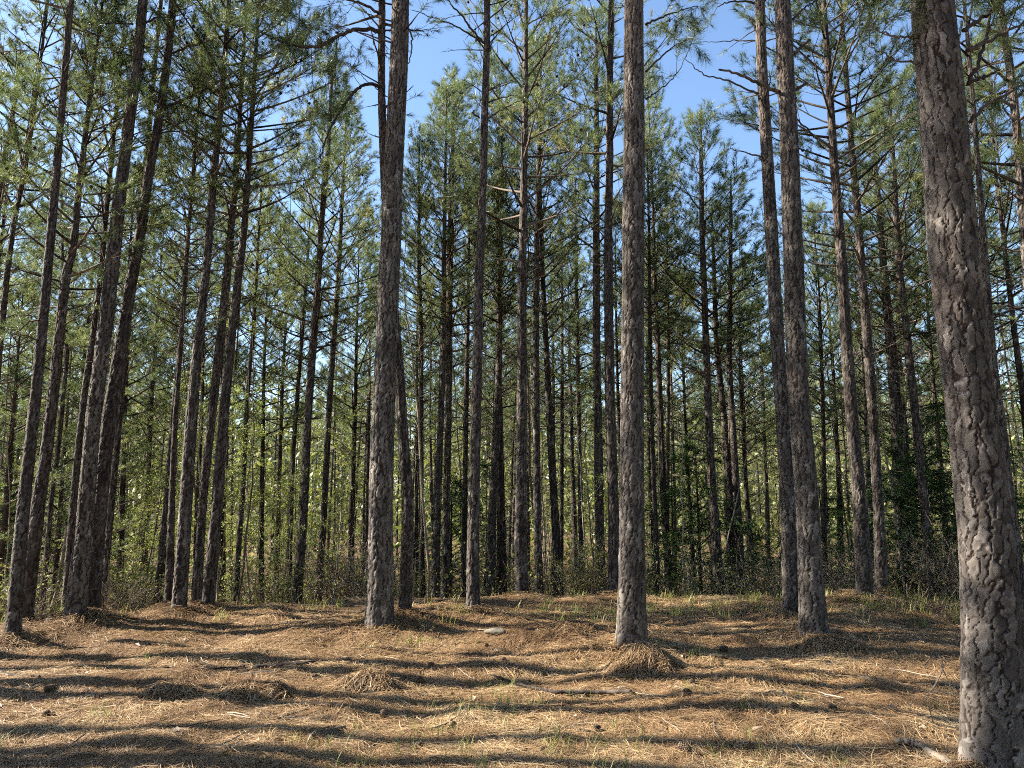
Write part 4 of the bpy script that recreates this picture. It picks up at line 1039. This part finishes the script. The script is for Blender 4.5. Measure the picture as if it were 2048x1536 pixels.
def cone_mesh():
    rng = np.random.default_rng(3); mb = MB(); a, b = .03, .045
    mb.tube(np.array([0, 0, 1]) * np.linspace(-b, b, 9)[:, None], a * .7 * np.sqrt(np.clip(1 - np.linspace(-1, 1, 9) ** 2, .02, 1)), 9, .1)
    n = 95
    for i in range(n):
        t = -0.95 + 1.85 * i / n; th = i * 2.39996; rr = a * math.sqrt(max(.03, 1 - t * t)); c = np.array([math.cos(th) * rr * .7, math.sin(th) * rr * .7, t * b])
        o = np.array([math.cos(th), math.sin(th), .35]); sd = np.array([-math.sin(th), math.cos(th), 0]); up = np.array([0, 0, 1.])
        tip = c + o * .013
        V = [c - sd * .006, c + sd * .006, tip + sd * .006 - up * .002, tip - sd * .006 - up * .002, tip + up * .004 + sd * .004, tip + up * .004 - sd * .004]
        mb.add(V, None, [[0, 1, 2, 3], [3, 2, 4, 5], [1, 0, 5, 4]], .3 + .5 * rng.random())
    return mb.mesh('pine_cone', M['cone'])
CONE = cone_mesh()
CONES = [(98,1387,1.15,'dark round pine cone on the sunny straw at the far left of the clearing'),(1370,1504,1.0,'open pine cone at the front, straight below the pale fallen branch'),(1448,1303,1.1,'dark round pine cone just above the pale straight fallen branch'),
         (1376,1392,.95,'pine cone in shade right of the tall straw heap'),(840,1366,.95,'pine cone in front of the thick dark pine'),(862,1334,.8,'pine cone in the shadow band left of the curved branch'),(808,1360,.7,'small pine cone beside the straw heap with twigs'),
         (766,1437,.9,'pine cone on the shadow edge at the front, below the thick pine'),(1068,1413,.8,'pine cone just under the long curved branch'),(1008,1325,.8,'reddish pine cone on bare straw between the two biggest pines'),(1431,1271,.7,'small pine cone on the grassy slope right of the big straight pine'),
         (1385,1368,.75,'reddish pine cone at the edge of the tall heap'),(92,1434,.75,'pine cone at the lower left in striped shade'),(155,1339,.7,'pine cone on lit straw near the left edge'),(1657,1330,.7,'small pine cone right of the thin pale stick'),
         (1665,1420,.75,'pine cone in broad shade in front of the touching pair'),(1590,1418,.8,'pale edged pine cone in the broad shade at the middle right'),(1500,1505,.8,'pine cone partly sunk in straw near the front edge'),(1195,1462,.7,'pine cone in the dark stripe at the front'),(905,1456,.7,'small pine cone at the front on the lit strip')]
rngC = np.random.default_rng(6)
for px, py, s, lab in CONES:
    g = ground(px, py, terrain)
    o = link('pine_cone', CONE, loc=(g[0], g[1], float(terrain(g[0], g[1])) + .024 * s), rot=(R(rngC.uniform(60, 110)), rngC.uniform(-.3, .3), rngC.random() * 6.28), scale=(s * .85, s * .85, s * .85))
    tag(o, lab, 'pine cone', 'pine cones on the ground')

def rock(px, py, sx, sy, sz, label, seed):
    rng = np.random.default_rng(seed); g = ground(px, py, terrain); nu, nv = 40, 24
    U, W = np.meshgrid(np.arange(nu) / nu * 2 * math.pi, np.linspace(.01, math.pi - .01, nv))
    d = np.stack([np.cos(U) * np.sin(W), np.sin(U) * np.sin(W), np.cos(W)], -1)
    rr = np.ones(U.shape)
    for k in range(9):
        nrm = norm(rng.normal(size=3)); rr = np.minimum(rr, rng.uniform(.68, .95) / np.maximum((d * nrm).sum(-1), .05))
    rr = np.clip(rr, .5, 1.1) * (1 + .05 * (vnoise(U * 4, W * 6, seed) - .5))
    V = (d * rr[..., None] * [sx, sy, sz]).reshape(-1, 3)
    i, j = np.meshgrid(np.arange(nv - 1), np.arange(nu), indexing='ij')
    q = np.stack([i * nu + j, (i + 1) * nu + j, (i + 1) * nu + (j + 1) % nu, i * nu + (j + 1) % nu], -1).reshape(-1, 4)
    o = link('rock', mesh_from('rock', V, None, q, {'tint': np.full(len(V), .5)}, False, M['rock']), loc=(g[0], g[1], float(terrain(g[0], g[1])) + sz * .45), rot=(0, 0, rng.random() * 3))
    tag(o, label, 'rock')
rock(992, 1268, .13, .08, .05, 'pale flat rock lying between the dead-limbed pine and the rounded straw heap', 81)

# ------------------------------------------------------------------ light, sky, camera
EL, AZ = R(31.5), R(9)                              # sun from the left, slightly beyond the picture plane
S = Vector((-math.cos(EL) * math.cos(AZ), math.cos(EL) * math.sin(AZ), math.sin(EL)))
sun = bpy.data.lights.new('sun', 'SUN'); sun.energy = 5.0; sun.angle = R(.53); sun.color = (1.0, .93, .80)
so = bpy.data.objects.new('sun', sun); COL.objects.link(so); so.rotation_mode = 'QUATERNION'
so.rotation_quaternion = Vector((0, 0, 1)).rotation_difference(S); so.location = (-30, 10, 30)
w = bpy.data.worlds.new('World'); SC.world = w; w.use_nodes = True
nt = w.node_tree; nt.nodes.clear()
sky = nt.nodes.new('ShaderNodeTexSky'); sky.sky_type = 'NISHITA'; sky.sun_disc = False
sky.sun_elevation = EL; sky.sun_rotation = math.atan2(S.x, S.y); sky.air_density = 1.0; sky.dust_density = .45; sky.ozone_density = 3.0
bg = nt.nodes.new('ShaderNodeBackground'); bg.inputs['Strength'].default_value = .078
out = nt.nodes.new('ShaderNodeOutputWorld'); nt.links.new(sky.outputs[0], bg.inputs[0]); nt.links.new(bg.outputs[0], out.inputs[0])

cam = bpy.data.cameras.new('camera'); cam.sensor_width = 36; cam.lens = 36 * F / 2048; cam.clip_end = 2000; cam.clip_start = .05
cobj = bpy.data.objects.new('camera', cam); COL.objects.link(cobj)
cobj.location = (0, 0, EYE); cobj.rotation_euler = (R(90) + PITCH, 0, 0)
SC.camera = cobj

SC.render.engine = 'CYCLES'
cy = SC.cycles
cy.max_bounces = 4; cy.diffuse_bounces = 3; cy.glossy_bounces = 1; cy.transmission_bounces = 3; cy.transparent_max_bounces = 4
cy.use_denoising = False
cy.filter_width = 1.05
cy.use_adaptive_sampling = True; cy.adaptive_threshold = .03; cy.adaptive_min_samples = 24
cy.sample_clamp_indirect = 4.0
SC.view_settings.view_transform = 'Standard'; SC.view_settings.look = 'None'; SC.view_settings.exposure = 2.05; SC.view_settings.gamma = 1.0
